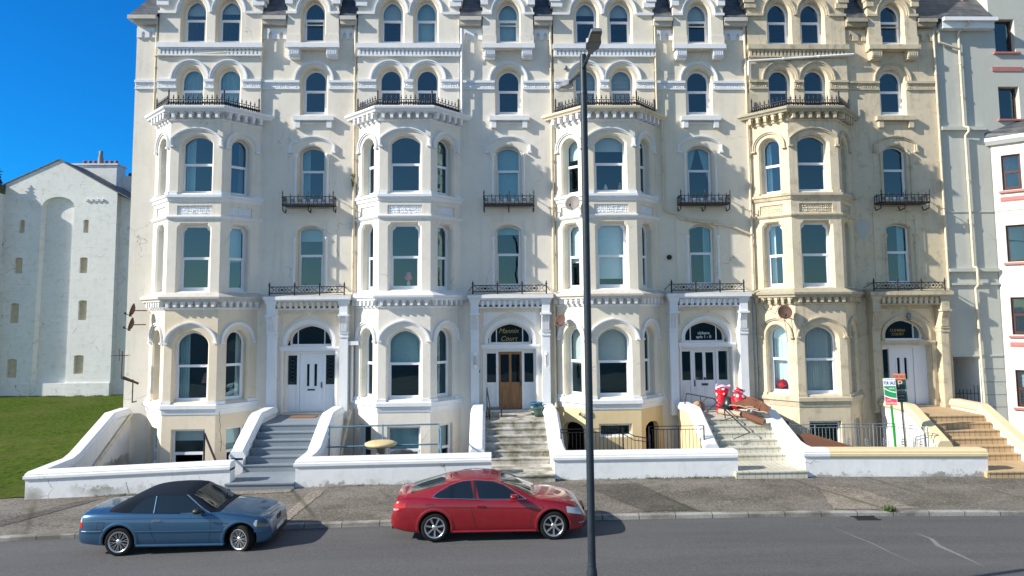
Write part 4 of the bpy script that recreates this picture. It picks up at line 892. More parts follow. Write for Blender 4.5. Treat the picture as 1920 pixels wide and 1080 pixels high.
def folded(label, pts, seed):
    H = thing('folded_carpet', label, 'carpet', pts[0]); n = 22; m_ = 24; P0, P1, P2, P3 = map(Vector, pts); vs = []
    for j in range(m_+1):
        for i in range(n+1):
            u, v = i/n, j/m_; p = P0.lerp(P1, u).lerp(P3.lerp(P2, u), v); p = p+Vector((0, 0, .065*abs(math.sin(v*13+seed))+.02*math.sin(u*9+v*3)+.03*math.sin(u*3)+(.03 if (i == n or i == 0) and j % 2 else 0)))
            vs.append(p)
    m1 = MB(); m1.add(vs, [(j*(n+1)+i, j*(n+1)+i+1, (j+1)*(n+1)+i+1, (j+1)*(n+1)+i) for j in range(m_) for i in range(n)], True); m1.build('pile', 'carpet_brown', H)
    m2 = MB(); lo_ = [v-Vector((0, 0, .022)) for v in vs]; m2.add(lo_, [(j*(n+1)+i, j*(n+1)+i+1, (j+1)*(n+1)+i+1, (j+1)*(n+1)+i) for j in range(m_) for i in range(n)], True)
    edge = [i for i in range(n+1)]+[j*(n+1)+n for j in range(1, m_+1)]+[m_*(n+1)+i for i in range(n-1, -1, -1)]+[j*(n+1) for j in range(m_-1, -1, -1)]
    m2.add([vs[e] for e in edge]+[lo_[e] for e in edge], [(i, i+1, len(edge)+i+1, len(edge)+i) for i in range(len(edge)-1)]); m2.build('backing', 'carpet_back', H)
folded('large folded brown carpet draped over the rolls', [(8.15, -1.75, 2.06), (8.72, -2.55, 2.08), (9.15, -2.1, 2.24), (8.72, -1.5, 2.34)], 1)
folded('middle folded brown carpet with a jagged end on the heap', [(8.30, -2.0, 2.08), (8.80, -2.72, 2.02), (9.02, -2.4, 2.16), (8.62, -1.7, 2.24)], 4.1)
folded('smaller folded brown carpet with pale edge, against the right wall', [(8.55, -2.35, 2.02), (9.02, -2.95, 1.96), (9.24, -2.7, 2.12), (9.0, -2.0, 2.26)], 2.4)
H = thing('rubbish_sack', 'black sack between the spotted bags and the carpets', 'sack', (8.3, -1.3, 1.75)); mb = MB(); mb.lathe((8.3, -1.3, 1.75), [(0, 0), (.2, 0), (.23, .3), (.16, .55), (0, .62)], 12); mb.build('sack', 'bag_black', H)
H = thing('parcel', 'brown cardboard tube end beside the white door', 'box', (7.35, -.7, 1.75)); mb = MB(); mb.lathe((7.4, -.75, 1.95), [(0, -.1), (.2, -.1), (.2, .1), (0, .1)], 16, 'Y'); mb.build('tube', 'box_card', H)
# ---------------------------------------------------------------- area furniture
H = thing('garden_table', 'round mustard stone table on a pedestal behind the white wall', 'table', (-3.45, -3.3, -.5))
mb = MB(); mb.lathe((-3.45, -3.3, 0), [(0, 1.20), (.46, 1.20), (.50, 1.25), (.50, 1.29), (.40, 1.33), (.2, 1.35), (0, 1.35)], 28); mb.build('table_top', 'stone_table', H)
mb = MB(); mb.lathe((-3.45, -3.3, 0), [(.25, -.5), (.22, -.3), (.13, 0), (.13, 1.1), (.2, 1.20)], 12); mb.build('pedestal', 'dish_grey', H)
H = thing('wheelbarrow', 'dark upturned shape of a barrow tray behind the stone table', 'barrow', (-2.7, -3.9, -.5))
mb = MB(); mb.lathe((-2.7, -3.9, .92), [(.45, -.3), (.42, .12), (.3, .22), (0, .27)], 16); mb.build('tray', 'bag_black', H); mb = MB(); [mb.tube((-2.7+s*.3, -3.9, -.5), (-2.7+s*.3, -3.9, .8), .02, 6) for s in (-1, 1)]; mb.build('leg', 'iron', H)
def fence(label, pts, z0, z1, mat, step=.12, r=.009, posts=True, scroll=False, name='area_railing'):
    H = thing(name, label, 'railing', (pts[0][0], pts[0][1], z0)); P = [Vector((x, y, 0)) for x, y in pts]
    rl_, bb, pp = MB(), MB(), MB()
    for a, b in zip(P, P[1:]):
        for z in (z0+.06, z1-.1, z1): rl_.tube(a+Vector((0, 0, z)), b+Vector((0, 0, z)), r*1.5, 5)
        n = max(2, round((b-a).length/step))
        for k in range(1, n):
            q = a.lerp(b, k/n); bb.tube(q+Vector((0, 0, z0+.06)), q+Vector((0, 0, z1-.1)), r, 4)
            if scroll and k % 5 == 2:
                for h_ in (.30, .38, .46): bb.lathe(q+Vector((0, 0, z0+h_)), [(.05, -.006), (.065, 0), (.05, .006), (.04, 0), (.05, -.006)], 8, 'Y')
            if k % 8 == 0: pp.tube(q+Vector((0, 0, z0-.6)), q+Vector((0, 0, z1)), r*2, 5)
    for q in P: pp.tube(q+Vector((0, 0, z0-.6)), q+Vector((0, 0, z1)), r*2.2, 6)
    rl_.build('rail', mat, H); bb.build('bars', mat, H); pp.build('post', mat, H); return H
fence('black iron railing with a drooping chain, left of the yellow basement', [(2.2, -3.6), (4.15, -3.6)], .55, 1.68, 'iron')
fence('black iron railing right of the yellow basement window', [(5.0, -3.5), (6.75, -3.5)], .5, 1.72, 'iron', scroll=True)
fence('silver scrolled railing in front of the weathered basement', [(9.7, -2.7), (13.35, -2.7), (13.9, -3.6)], .6, 1.58, 'galv', scroll=True)
H = thing('sloping_railing', 'short sloping black railing in front of the small yellow basement window', 'railing', (4.2, -3.8, 0)); mb = MB(); mb.path([(4.0, -3.55, 1.7), (4.5, -3.6, 1.45), (5.0, -3.6, 1.36)], .016, 5); mb.path([(4.0, -3.55, 1.6), (4.5, -3.6, 1.32), (5.0, -3.6, 1.26)], .012, 5); mb.path([(5.0, -3.6, 1.5), (5.0, -3.6, .6)], .02, 5)
mb.build('rail', 'iron', H); mb = MB(); [mb.tube((4.05+k*.12, -3.6, .6), (4.05+k*.12, -3.6, 1.55-k*.03), .009, 4) for k in range(8)]; mb.build('bars', 'iron', H)
H = thing('metal_barrier', 'blue-grey tubular two-bar barrier around the stone table', 'barrier', (-5.0, -2.9, -.5))
mb = MB()
for z in (1.78, 1.15): mb.path([(-5.2, -2.9, z-.04), (-1.65, -2.9, z+.01), (-1.5, -4.2, z+.0)], .026, 8)
mb.build('rail', 'blue_metal', H); mb = MB(); [mb.tube((x, y, -.5), (x, y, 1.8), .026, 8) for x, y in ((-5.15, -2.9), (-3.45, -2.9), (-1.65, -2.9), (-1.5, -4.2))]; mb.build('post', 'blue_metal', H)
H = thing('rusty_sheet', 'rust-brown sloping sheet lying behind the cream-yellow coping', 'metal sheet', (10.3, -3.9, .9)); mb = MB(); mb.add([(9.7, -3.4, 1.38), (10.15, -3.4, 1.42), (11.3, -4.0, 1.1), (9.8, -4.4, 1.1), (9.7, -3.4, 1.35), (10.15, -3.4, 1.39), (11.3, -4.0, 1.07), (9.8, -4.4, 1.07)], [(0, 1, 2, 3), (4, 5, 6, 7), (0, 1, 5, 4), (1, 2, 6, 5), (2, 3, 7, 6), (3, 0, 4, 7)]); mb.build('sheet', 'carpet_brown', H); mb = MB(); mb.wbox(9.8, 11.0, -4.2, -3.6, -.5, 1.0); mb.build('block', 'dirt', H)
# basement door under the steps, hidden door seen by the yellow basement
# ---------------------------------------------------------------- for sale boards
def board(label, x, y, zb, zt, wd, ang, pole, build):
    H = thing('for_sale_board', label, 'sign', (x, y, -.5), ang); H.rotation_euler = (0, rad(-2.5), ang)
    mb = MB(); mb.box(WD, -.035, .035, 0, zb+.62, -.04, .02); mb.build('pole', pole, H, local=True)
    build(H, zb+.5, zt+.5, wd); return H
def plate(H, name, mat, u0, u1, z0, z1, d0, d1, loop=None):
    mb = MB()
    if loop: mb.prism(WD, loop, d0, d1)
    else: mb.box(WD, u0, u1, z0, z1, d0, d1)
    return mb.build(name, mat, H, local=True)
def tx(H, s, size, x, z, mat, d=.045, sx=1., bold=0.): return text(H, s, size, (x, -d, z), mat, par_local=True, ext=.001, sx=sx, bold=bold)
def b1(H, z0, z1, w):
    h_ = z1-z0; P_ = plate(H, 'panel', 'sign_white', -w/2, w/2, z0, z1, .02, .04)
    a, b = -w/2+.012, w/2-.012
    def cur(v0, v1, n=10): return [(a+(b-a)*k/n, z0+h_*(v0+(v1-v0)*(1-(1-k/n)**2))) for k in range(n+1)]
    plate(P_, 'green_field', 'sign_green', 0, 0, 0, 0, .040, .043, [(a, z0+.72*h_)]+cur(.38, .27)+[(b, z0+.72*h_)])
    plate(P_, 'white_swoosh', 'sign_white', 0, 0, 0, 0, .043, .045, cur(.66, .50)+cur(.62, .47)[::-1])
    plate(P_, 'red_field', 'sign_red', 0, 0, 0, 0, .040, .043, [(a, z0+.012)]+cur(.34, .23)+[(b, z0+.012)])
    plate(P_, 'top_stripe', 'sign_green', a, b, z1-.05, z1-.03, .04, .042)
    tx(P_, 'FOR SALE', .15, 0, z0+h_*.775, 'sign_blue', .046, .52, .003); tx(P_, '664555', .07, .05, z0+h_*.60, 'sign_white', .046, .8)
    tx(P_, '24/7', .07, -.06, z0+h_*.17, 'sign_white', .046); tx(P_, 'DeanWood', .10, 0, z0+h_*.05, 'sign_white', .046, .66)
def b2(H, z0, z1, w):
    h_ = z1-z0; P_ = plate(H, 'panel', 'sign_dark', -w/2, w/2, z0, z1, .02, .04); plate(P_, 'top_strip', 'sign_orange', -w/2, w/2, z1-.2*h_, z1+.001, .041, .044)
    tx(P_, 'FOR SALE', .125, 0, z1-.145*h_, 'sign_dark', .048, .62); tx(P_, 'P', .30, 0, z0+h_*.54, 'sign_copper', .044); tx(P_, 'PARKVIEWS', .09, 0, z0+h_*.38, 'sign_white', .044, .68)
    tx(P_, 'ESTATE AGENTS', .035, 0, z0+h_*.31, 'sign_copper', .044); tx(P_, '615544', .06, 0, z0+h_*.2, 'sign_copper', .044); tx(P_, 'parkviews.im', .035, 0, z0+h_*.09, 'sign_copper', .044)
board('white, green and red for sale board on a green pole', 13.02, -3.4, 2.27, 3.12, .36, rad(-22), 'pole_green', b1)
board('dark green for sale board with orange top on a wooden pole', 13.42, -3.3, 2.35, 3.26, .36, rad(-22), 'post_wood', b2)
# ---------------------------------------------------------------- pipes, dishes, aerials, lanterns on the fronts
def pipe(H, pts, r, mat, name='drainpipe'):
    mb = MB(); mb.path(pts, r, 8); 
    for a, b in zip(pts, pts[1:]):
        L = (Vector(b)-Vector(a)).length; n = int(L/1.8)
        for k in range(1, n+1):
            q = Vector(a).lerp(Vector(b), k/(n+1)); d = (Vector(b)-Vector(a)).normalized(); mb.tube(q-d*.04, q+d*.04, r*1.3, 8)
    mb.build(name, mat, H)
pipe(HO[0], [(-12.33, -.09, 16.2), (-12.33, -.09, 12.8)], .045, 'pipe_cream'); pipe(HO[0], [(-12.33, -.16, 14.92), (-11.0, -.17, 14.98), (-8.5, -.18, 15.12)], .045, 'pipe_cream')
pipe(HO[0], [(-8.42, -.18, 16.2), (-8.42, -.18, 14.85)], .04, 'pipe_cream')
pipe(HO[1], [(-4.98, -.09, 16.2), (-4.98, -.09, 5.9)], .05, 'pipe_cream'); pipe(HO[1], [(-4.98, -.12, 4.2), (-4.98, -.12, 2.2)], .045, 'pipe_white')
pipe(HO[1], [(-4.98, -.3, 1.9), (-5.2, -1.1, .2)], .05, 'pipe_cream')
pipe(HO[1], [(-1.0, -.18, 16.0), (-1.0, -.18, 12.75)], .045, 'pipe_white')
pipe(HO[2], [(2.36, -.09, 16.2), (2.36, -.09, 2.3), (2.36, -.35, 1.9)], .05, 'pipe_cream')
pipe(HO[2], [(6.32, -.18, 16.1), (6.32, -.18, 12.7), (6.5, -.10, 12.65), (6.5, -.10, 9.1), (7.0, -.10, 8.95), (7.1, -.10, 8.78), (9.1, -.10, 8.45), (9.75, -.12, 8.15)], .04, 'pipe_cream')
pipe(HO[3], [(9.78, -.09, 16.2), (9.78, -.09, 6.1)], .05, 'pipe_cream'); pipe(HO[3], [(9.85, -.2, 14.2), (9.85, -.2, 14.76), (13.9, -.25, 15.02)], .045, 'pipe_white')
pipe(HO[3], [(9.72, -.12, 5.7), (9.72, -.12, 2.0)], .05, 'galv')
pipe(HO[3], [(17.16, -.07, 16.0), (17.16, -.07, 5.9)], .045, 'pipe_cream')
for x0_, zz in ((-13.0, 1.1),): pipe(HO[0], [(-12.7, -.2, 1.85), (-12.7, -2.9, .3)], .05, 'pipe_cream')
mb = MB(); mb.wbox(-5.2, -4.72, -.3, -.05, 4.22, 4.36); mb.build('pipe_bracket', 'trim_white', HO[1])
# small vent on the third house, ventilation hole on the second
for hh, x, z, r in ((2, 6.67, 7.33, .09), (1, -.42, 3.22, .05)):
    mb = MB(); mb.lathe((x, -.06, z), [(0, -.04), (r, -.04), (r, .05), (0, .0)], 14, 'Y'); mb.build('wall_vent', 'cable', HO[hh])
# repaired render patch
mb = MB(); lp = [(14.05+.27*math.cos(t)*(1+.15*math.sin(3*t)), 8.35+.42*math.sin(t)*(1+.1*math.cos(2*t))) for t in [k*.4 for k in range(16)]]; mb.prism(WD, lp, .0, .012); mb.build('render_patch', 'hotel_grey', HO[3])
def dish(label, x, y, z, r, az, el, mat, arm=(0, .25, 0), group='satellite dishes on the house fronts'):
    H = thing('satellite_dish', label, 'satellite dish', (x, y, z), 0, group); N_ = Vector((math.sin(az)*math.cos(el), -math.cos(az)*math.cos(el), math.sin(el)))
    M = N_.to_track_quat('Z', 'Y').to_matrix(); mb = MB(); c = Vector((x, y, z)); prof = [(0, 0), (r*.5, .02), (r*.85, .055), (r, .08), (r, .07), (r*.5, .0), (0, -.02)]
    n = 20; vs = [c+M @ Vector((q*math.cos(2*math.pi*i/n), q*1.08*math.sin(2*math.pi*i/n), h_)) for q, h_ in prof for i in range(n)]
    mb.add(vs, [(k*n+i, k*n+(i+1) % n, (k+1)*n+(i+1) % n, (k+1)*n+i) for k in range(len(prof)-1) for i in range(n)], True); mb.build('reflector', mat, H)
    mb = MB(); foc = c+N_*r*1.3+Vector((0, 0, -r*.75)); base = c-Vector((0, 0, r))+N_*.06; mb.path([base, foc], .012, 5); mb.lathe(foc, [(0, -.04), (.03, -.04), (.035, .04), (0, .05)], 8); mb.build('receiver_arm', 'cable', H)
    mb = MB(); mb.path([c, c+Vector(arm)], .018, 6); mb.build('bracket', 'rust', H); return H
dish('rusty satellite dish, upper one of the pair at the left corner', -12.62, -.45, 5.52, .23, rad(-78), rad(15), 'rust', (.25, .42, .0))
dish('rusty satellite dish, lower one of the pair at the left corner', -12.62, -.50, 5.02, .23, rad(-78), rad(15), 'rust', (.25, .42, .0))
dish('grey satellite dish beside the lamp post, over a white ledge', 2.98, -1.15, 9.18, .27, rad(-25), rad(20), 'dish_grey', (.2, .5, .0))
dish('dark brown satellite dish left of the lamp post, above the ground floor arch', 2.55, -.65, 5.02, .22, rad(-40), rad(20), 'rust', (.1, .5, -.1))
dish('round rusty satellite dish above the left arch of the weathered house', 10.42, -1.25, 5.25, .24, rad(-15), rad(20), 'rust', (.1, .6, -.1))
dish('pale satellite dish behind the lamp post, above the yellow basement', 3.35, -.95, 1.85, .22, rad(-60), rad(20), 'dish_grey', (.2, .3, 0))
H = thing('television_aerial', 'rusty aerial on a pole at the left corner, below the two dishes', 'aerial', (-12.6, -.1, 2.2))
mb = MB(); mb.path([(-12.62, -.05, 2.3), (-12.62, -.35, 2.3), (-12.62, -.35, 3.1)], .022, 6); mb.path([(-12.62, -.35, 3.0), (-12.95, -.5, 3.15), (-12.95, -.5, 4.1)], .02, 6); mb.build('mast', 'rust', H)
mb = MB(); mb.path([(-13.3, -.5, 3.95), (-12.75, -.5, 3.95)], .014, 5); [mb.path([(-13.25+k*.12, -.72, 3.95), (-13.25+k*.12, -.28, 3.95)], .008, 4) for k in range(5)]; mb.path([(-13.05, -.5, 3.75), (-13.05, -.5, 4.18)], .01, 4); mb.path([(-12.9, -.5, 3.2), (-12.4, -.4, 2.95)], .045, 6); mb.build('antenna', 'rust', H)
H = thing('coiled_cable', 'coil of black cable hanging on the left of the weathered house', 'cable', (10.0, -.9, 5.5)); mb = MB(); c = Vector((9.98, -.85, 5.52)); mb.path([c+Vector((.17*math.cos(t), .02*math.sin(3*t), .19*math.sin(t))) for t in [k*.45 for k in range(40)]], .012, 4); mb.path([c, (10.2, -.95, 5.2), (10.38, -1.05, 5.62), (10.5, -1.1, 4.75), (10.55, -1.1, 4.2)], .008, 4); mb.build('coil', 'cable', H)
mb = MB(); ck = [(-9.28, 2.05), (-9.30, 1.95), (-9.27, 1.86), (-9.29, 1.72), (-9.24, 1.58), (-9.27, 1.40), (-9.22, 1.2), (-9.2, .95), (-9.23, .7)]
mb.add([(x+o, -1.103, z) for x, z in ck for o in (-.007, .007)], [(2*k, 2*k+1, 2*k+3, 2*k+2) for k in range(len(ck)-1)]); mb.build('wall_crack', 'cable', HO[0])
for s, lb in ((-1, 'white wall lantern on the left pilaster of the brown door'), (1, 'white wall lantern on the right pilaster of the brown door')):
    x = .74+s*1.28; H = thing('wall_lantern', lb, 'lantern', (x, -.36, 3.5), 0, 'lanterns beside the brown door'); y = -.52
    mb = MB(); mb.lathe((x, y, 3.42), [(0, -.02), (.05, 0), (.075, .05), (.075, .07)], 8); mb.lathe((x, y, 3.42), [(.09, .40), (.085, .42), (.03, .5), (0, .56)], 8); [mb.tube((x+.07*math.cos(t), y+.07*math.sin(t), 3.48), (x+.07*math.cos(t), y+.07*math.sin(t), 3.82), .008, 4) for t in [k*math.pi/3 for k in range(6)]]
    mb.path([(x, y, 3.41), (x, -.36, 3.33)], .015, 6); mb.build('frame', 'white_paint', H); mb = MB(); mb.lathe((x, y, 3.49), [(.055, 0), (.055, .33)], 8); mb.build('lamp_glass', 'lamp_amber', H)
H = thing('security_lamp', 'small round white lamp high on the wall left of the lamp post', 'lamp', (2.75, -.2, 14.45)); mb = MB(); mb.lathe((2.9, -.2, 14.48), [(0, -.1), (.07, -.06), (.08, .0), (.06, .07), (0, .09)], 12); mb.build('housing', 'lamp_head', H); mb = MB(); mb.path([(2.9, -.2, 14.48), (2.9, -.1, 14.5)], .02); mb.build('bracket', 'lamp_head', H)
mb = MB(); mb.lathe((15.55, -.12, 5.05), [(0, -.15), (.07, -.12), (.08, .1), (0, .18)], 10); o = mb.build('bulkhead_lamp', 'lamp_head'); tag(o, 'oval bulkhead lamp above the CUMBRIA COURT fanlight', 'lamp')
# things seen behind the panes
def inside(name, label, cat, x, y, z, parts):
    H = thing(name, label, cat, (x, y, z))
    for n_, m_, prof in parts: q = MB(); q.lathe((x, y, z), prof, 12); q.build(n_, m_, H)
inside('flower_vase', 'pink flowers in a vase behind the first floor bay window of the second house', 'vase', -2.9, -.62, 6.3, [('vase', 'curtain', [(0, 0), (.05, 0), (.07, .1), (.03, .2)]), ('flowers', 'flower_pink', [(.03, .2), (.12, .24), (.15, .33), (.08, .42), (.1, .48), (0, .52)])])
for k, (x, h_) in enumerate(((3.62, .14), (4.25, .24), (4.78, .3))): inside('ornament', ('small pale ornament at the left', 'cream candle in the middle', 'tall brownish ornament at the right')[k]+' of the second floor bay window behind the lamp post', 'ornament', x, -.62, 9.72, [('body', ('curtain', 'curtain', 'carpet_back')[k], [(0, 0), (.08, 0), (.07, h_*.6), (.03, h_*.8), (.04, h_), (0, h_)])])
inside('cushion', 'red cushion behind the left ground floor pane of the weathered house', 'cushion', 10.7, -.2, 2.5, [('cover', 'cushion_red', [(0, 0), (.2, .03), (.22, .12), (.15, .28), (0, .34)])])
inside('table_lamp', 'table lamp with brownish shade behind the ground floor bay of the leftmost house', 'lamp', -10.0, -.3, 2.45, [('base', 'dirt', [(0, 0), (.1, 0), (.05, .1), (.03, .5)]), ('lamp_shade', 'lamp_shade', [(.24, .5), (.14, .85)])])
# weeds
def weeds(name, label, spots, h, seed, mat='plant', n=90, kind=None, cat='weed'):
    rnd = random.Random(seed); mb = MB()
    for (x, y, z, sx, sy, sz) in spots:
        for k in range(n):
            p = Vector((x+rnd.uniform(-sx, sx), y+rnd.uniform(-sy, sy), z+rnd.uniform(0, sz))); d = Vector((rnd.uniform(-.6, .6), rnd.uniform(-.7, .3), rnd.uniform(.4, 1))).normalized()*h*rnd.uniform(.4, 1); w = d.cross(Vector((rnd.random(), rnd.random(), .3))).normalized()*h*.12
            mb.add([p-w, p+w, p+d*.6+w*.7, p+d, p+d*.6-w*.7], [(0, 1, 2, 3, 4)])
    o = mb.build(name, mat); tag(o, label, cat, kind=kind); return o
weeds('wall_plant', 'bushy weed growing on the drainpipe between the first two houses', [(-5.02, -.12, 10.0, .06, .05, .45)], .14, 1)
weeds('pavement_weed', 'green tuft growing at the kerb on the right', [(10.05, -8.1, G(10)-.2, .12, .1, .0)], .17, 2)
rs = random.Random(4)
weeds('ground_weeds', 'thin weeds along the foot of the white walls', [(x, -5.24, G(x)+.0, .25, .05, .0) for x in [rs.uniform(-12.5, 9) for _ in range(46)]], .055, 3, n=40, kind='stuff')
weeds('grass_tufts', 'longer grass along the lawn edges and the far wall', [(rs.uniform(-34, -13.4), 19.6, GZ(-20, 19.6), .3, .12, 0) for _ in range(40)]+[(-13.25, rs.uniform(-4.9, 0), GZ(-13.2, -3)-.02, .06, .2, 0) for _ in range(22)]+[(rs.uniform(-19, -13.3), -5.0, GZ(-15, -5)-.02, .2, .07, 0) for _ in range(24)], .11, 9, n=60, kind='stuff', cat='grass')
weeds('moss_tufts', 'moss and weeds on the weathered ledges', [(15.9+rs.uniform(-.8, .8), -.35, 6.0, .12, .12, .02) for _ in range(6)]+[(12.6+rs.uniform(-1, 1), -.2, 12.71, .1, .1, .0) for _ in range(3)], .06, 6, n=25, kind='stuff')
def ppatch(pts, mat, lift=.004):
    n = len(pts); rnd = random.Random(n+int(pts[0][0]*10)); P = []
    for i in range(n):
        a, b = Vector(pts[i]), Vector(pts[(i+1) % n]); k = max(2, int((b-a).length/.12))
        for q in range(k): p = a.lerp(b, q/k); P.append((p.x+rnd.uniform(-.03, .03), p.y+rnd.uniform(-.03, .03)))
    def zz(x, y): return G(x)-.21+(y+8.06)/1.46*.09+.006 if y < -6.6 else G(x)-.12+(y+6.6)/1.6*.125+.006
    tr_ = tessellate_polygon([[Vector((x, y, 0)) for x, y in P]]); mb = MB(); mb.add([(x, y, zz(x, y)+lift) for x, y in P], [tuple(t) for t in tr_]); tag(mb.build('pavement_patch', mat), kind='structure')
ppatch([(-5.05, -5.6), (-4.65, -5.5), (-5.05, -7.9), (-5.35, -7.8)], 'pavement_pale')
ppatch([(-7.7, -5.3), (-5.6, -5.3), (-5.6, -5.62), (-7.7, -5.65)], 'pavement_pale', .008)
ppatch([(9.2, -6.0), (10.2, -6.3), (10.9, -7.95), (8.7, -7.95)], 'pavement_pale'); ppatch([(2.6, -5.7), (4.2, -5.6), (5.2, -7.9), (3.9, -7.95)], 'pavement_dark')
ppatch([(-11.5, -5.6), (-10.9, -5.5), (-12.6, -7.6), (-13.4, -7.7)], 'pavement_dark')
# ---------------------------------------------------------------- hotel at the right edge
H = thing('hotel_building', 'grey rendered hotel with dark framed windows and red sills at the right edge', 'hotel', (21, 0, 0))
w = MB(); rv = MB(); up1 = outline(20.02, .80, 15.22, 16.0, 16.53, 'rect'); up2 = outline(20.02, .82, 12.58, 13.4, 13.85, 'rect')
hl = [opening(w, rv, WD, f, 0, .2, .01) for f in (up1, up2)]
w.sheet(WD, [(17.2, 3.58), (17.2, 16.2), (19.42, 16.2), (19.42, 22.5), (27, 22.5), (27, 3.58)], hl)
w.sheet(WD, [(18.2, -.5), (18.2, 3.58), (27, 3.58), (27, -.5)])
w.add([(19.42, 0, 16.2), (19.42, 9, 16.2), (19.42, 9, 22.5), (19.42, 0, 22.5)], [(0, 1, 2, 3)]); w.build('wall', 'hotel_grey', H); rv.build('window_reveals', 'hotel_grey', H)
pw = MB(); pw.add([(18.2, 0, -.5), (18.2, 2.5, -.5), (18.2, 2.5, 3.58), (18.2, 0, 3.58)], [(0, 1, 2, 3)]); pw.add([(17.2, 2.5, -.5), (18.2, 2.5, -.5), (18.2, 2.5, 3.58), (17.2, 2.5, 3.58)], [(0, 1, 2, 3)]); pw.add([(17.2, 0, 3.58), (18.2, 0, 3.58), (18.2, 2.5, 3.58), (17.2, 2.5, 3.58)], [(0, 1, 2, 3)]); pw.wbox(17.2, 18.2, 0, 2.5, 1.5, 1.7); pw.build('passage', 'white_wall', H)
gt = MB(); [gt.tube((17.3+k*.14, .1, 1.7), (17.3+k*.14, .1, 2.35 if k < 5 else 2.5), .012, 5) for k in range(7)]; gt.path([(17.2, .1, 2.2), (18.15, .1, 2.2)], .014); gt.build('passage_gate', 'iron', H)
gr = MB()
for z in (3.1, 2.62, 2.15, 1.7): gr.box(WD, 18.25, 19.12, z-.012, z+.012, .001, .004)
gr.build('groove', 'dish_grey', H)
ldg = MB()
for z, z2, x0_, x1_, d_ in ((12.12, 12.25, 17.24, 18.95, .14), (8.97, 9.0, 17.2, 19.1, .03), (6.72, 6.84, 17.2, 19.1, .14), (6.22, 6.30, 17.2, 19.1, .08), (3.56, 3.62, 17.2, 19.1, .03)): ldg.box(WD, x0_, x1_, z, z2, 0, d_)
ldg.build('string_course', 'hotel_grey', H)
rf = MB(); rf.add([(17.2, -.3, 16.42), (19.45, -.3, 16.42), (19.45, 4.5, 22.6), (17.2, 4.5, 22.6)], [(0, 1, 2, 3)])
rf.add([(19.2, .75, 17.75), (20.3, .75, 19.1), (20.3, 3, 19.1), (19.2, 3, 17.75)], [(0, 1, 2, 3)]); rf.build('roof', 'slate', H)
e = MB(); e.add([(19.45, .7, 17.2), (19.45, .7, 18.2), (18.75, .7, 17.3)], [(0, 1, 2)]); e.build('gable_end', 'hotel_white', H)
e = MB(); e.path([(18.7, .6, 17.35), (20.3, .6, 19.4)], .07); e.build('verge', 'red_trim', H)
gg = MB(); gg.wbox(17.38, 19.48, -.45, -.3, 16.30, 16.44); gg.wbox(17.40, 19.42, -.3, 0, 16.05, 16.30); gg.build('gutter', 'pipe_white', H)
pipe(H, [(18.42, -.36, 16.3), (18.35, -.36, 16.2), (18.12, -.1, 15.95), (18.12, -.1, 12.25), (18.22, -.2, 12.2), (18.22, -.2, 12.05), (18.14, -.1, 11.9), (18.14, -.1, 6.9), (18.2, -.2, 6.85), (18.2, -.2, 6.2), (18.16, -.1, 6.1), (18.24, -.1, 1.6)], .045, 'pipe_cream')
pipe(H, [(17.24, -.12, 16.0), (17.34, -.12, 15.95), (17.34, -.12, 15.55), (18.1, -.12, 15.3)], .045, 'pipe_cream')
def hwin(F, f, zr, d, label=None, low=False):
    o = window(H, F, f, zr, 0, d, .01, .07, 'wood_brown', low); return o
hwin(WD, up1, None, .2); hwin(WD, up2, None, .2)
sl_ = MB(); sl_.box(WD, 19.50, 20.55, 15.13, 15.20, 0, .10); sl_.box(WD, 19.50, 20.55, 12.49, 12.56, 0, .10); sl_.box(WD, 19.42, 20.6, 14.45, 14.62, 0, .03)
bw, br = MB(), MB(); F1_ = Fr(19.15, -.02, 1, -1); F2_ = Fr(20.65, -1.52); hb = []
fs = [outline(.60, .62, a, b-.3, b, 'rect') for a, b in ((9.75, 11.10), (7.05, 8.44), (4.35, 5.75), (1.72, 3.08))]
fs2 = [outline(1.4, 1.6, a, b-.3, b, 'rect') for a, b in ((9.75, 11.10), (7.05, 8.44), (4.35, 5.75), (1.72, 3.08))]
bw.rect(F1_, 0, 2.12, -.5, 11.62, [opening(bw, br, F1_, f, 0, .1, .01) for f in fs]); bw.rect(F2_, 0, 2.8, -.5, 11.62, [opening(bw, br, F2_, f, 0, .1, .01) for f in fs2])
F3_ = Fr(23.45, -1.52, 1, 1); bw.rect(F3_, 0, 2.12, -.5, 11.62); bw.build('bay_wall', 'hotel_white', H); br.build('bay_reveals', 'hotel_white', H)
for k, f in enumerate(fs): window(H, F1_, f, (10.45, None, 5.1, 2.4)[k], 0, .1, .01, .07, 'wood_brown', True, cover=('slats',) if k == 3 else None)
for k, f in enumerate(fs2): window(H, F2_, f, (10.45, 7.8, 5.1, 2.4)[k], 0, .1, .01, .07, 'wood_brown', True)
for F, c, hw in ((F1_, .60, .42), (F2_, 1.4, .9)):
    for z in (9.75, 7.05, 4.35, 1.72): sl_.box(F, c-hw, c+hw, z-.09, z-.015, 0, .09)
    for z in (9.42, 4.0): sl_.box(F, c-hw+.02, c+hw+.02, z-.09, z+.09, 0, .02); sl_.box(F, c-hw+.06, c+hw-.02, z-.05, z+.05, .02, .03)
sl_.build('window_sill', 'red_trim', H)
tl = MB(); 
for z in (8.98,): tl.box(F1_, 0, 2.12, z, z+.02, 0, .012)
for z in (3.58, 3.1, 2.62, 2.15): tl.box(F1_, 0, .28, z-.008, z+.008, 0, .004); 
tl.build('band', 'dish_grey', H)
text(H, 'ARMA', .16, (19.98, -.76, 4.47), 'gold', rz=rad(-45), sx=-1, bold=.004)
rb = MB(); rb.add([(18.95, 0, 12.0), (18.95, -.12, 11.65), (20.5, -1.75, 11.65), (23.6, -1.75, 11.65), (25.3, 0, 11.65), (25.3, 0, 12.5), (20.6, 0, 12.6)], [(0, 1, 2, 6), (2, 3, 5, 6), (3, 4, 5)]); rb.build('bay_roof', 'slate', H)
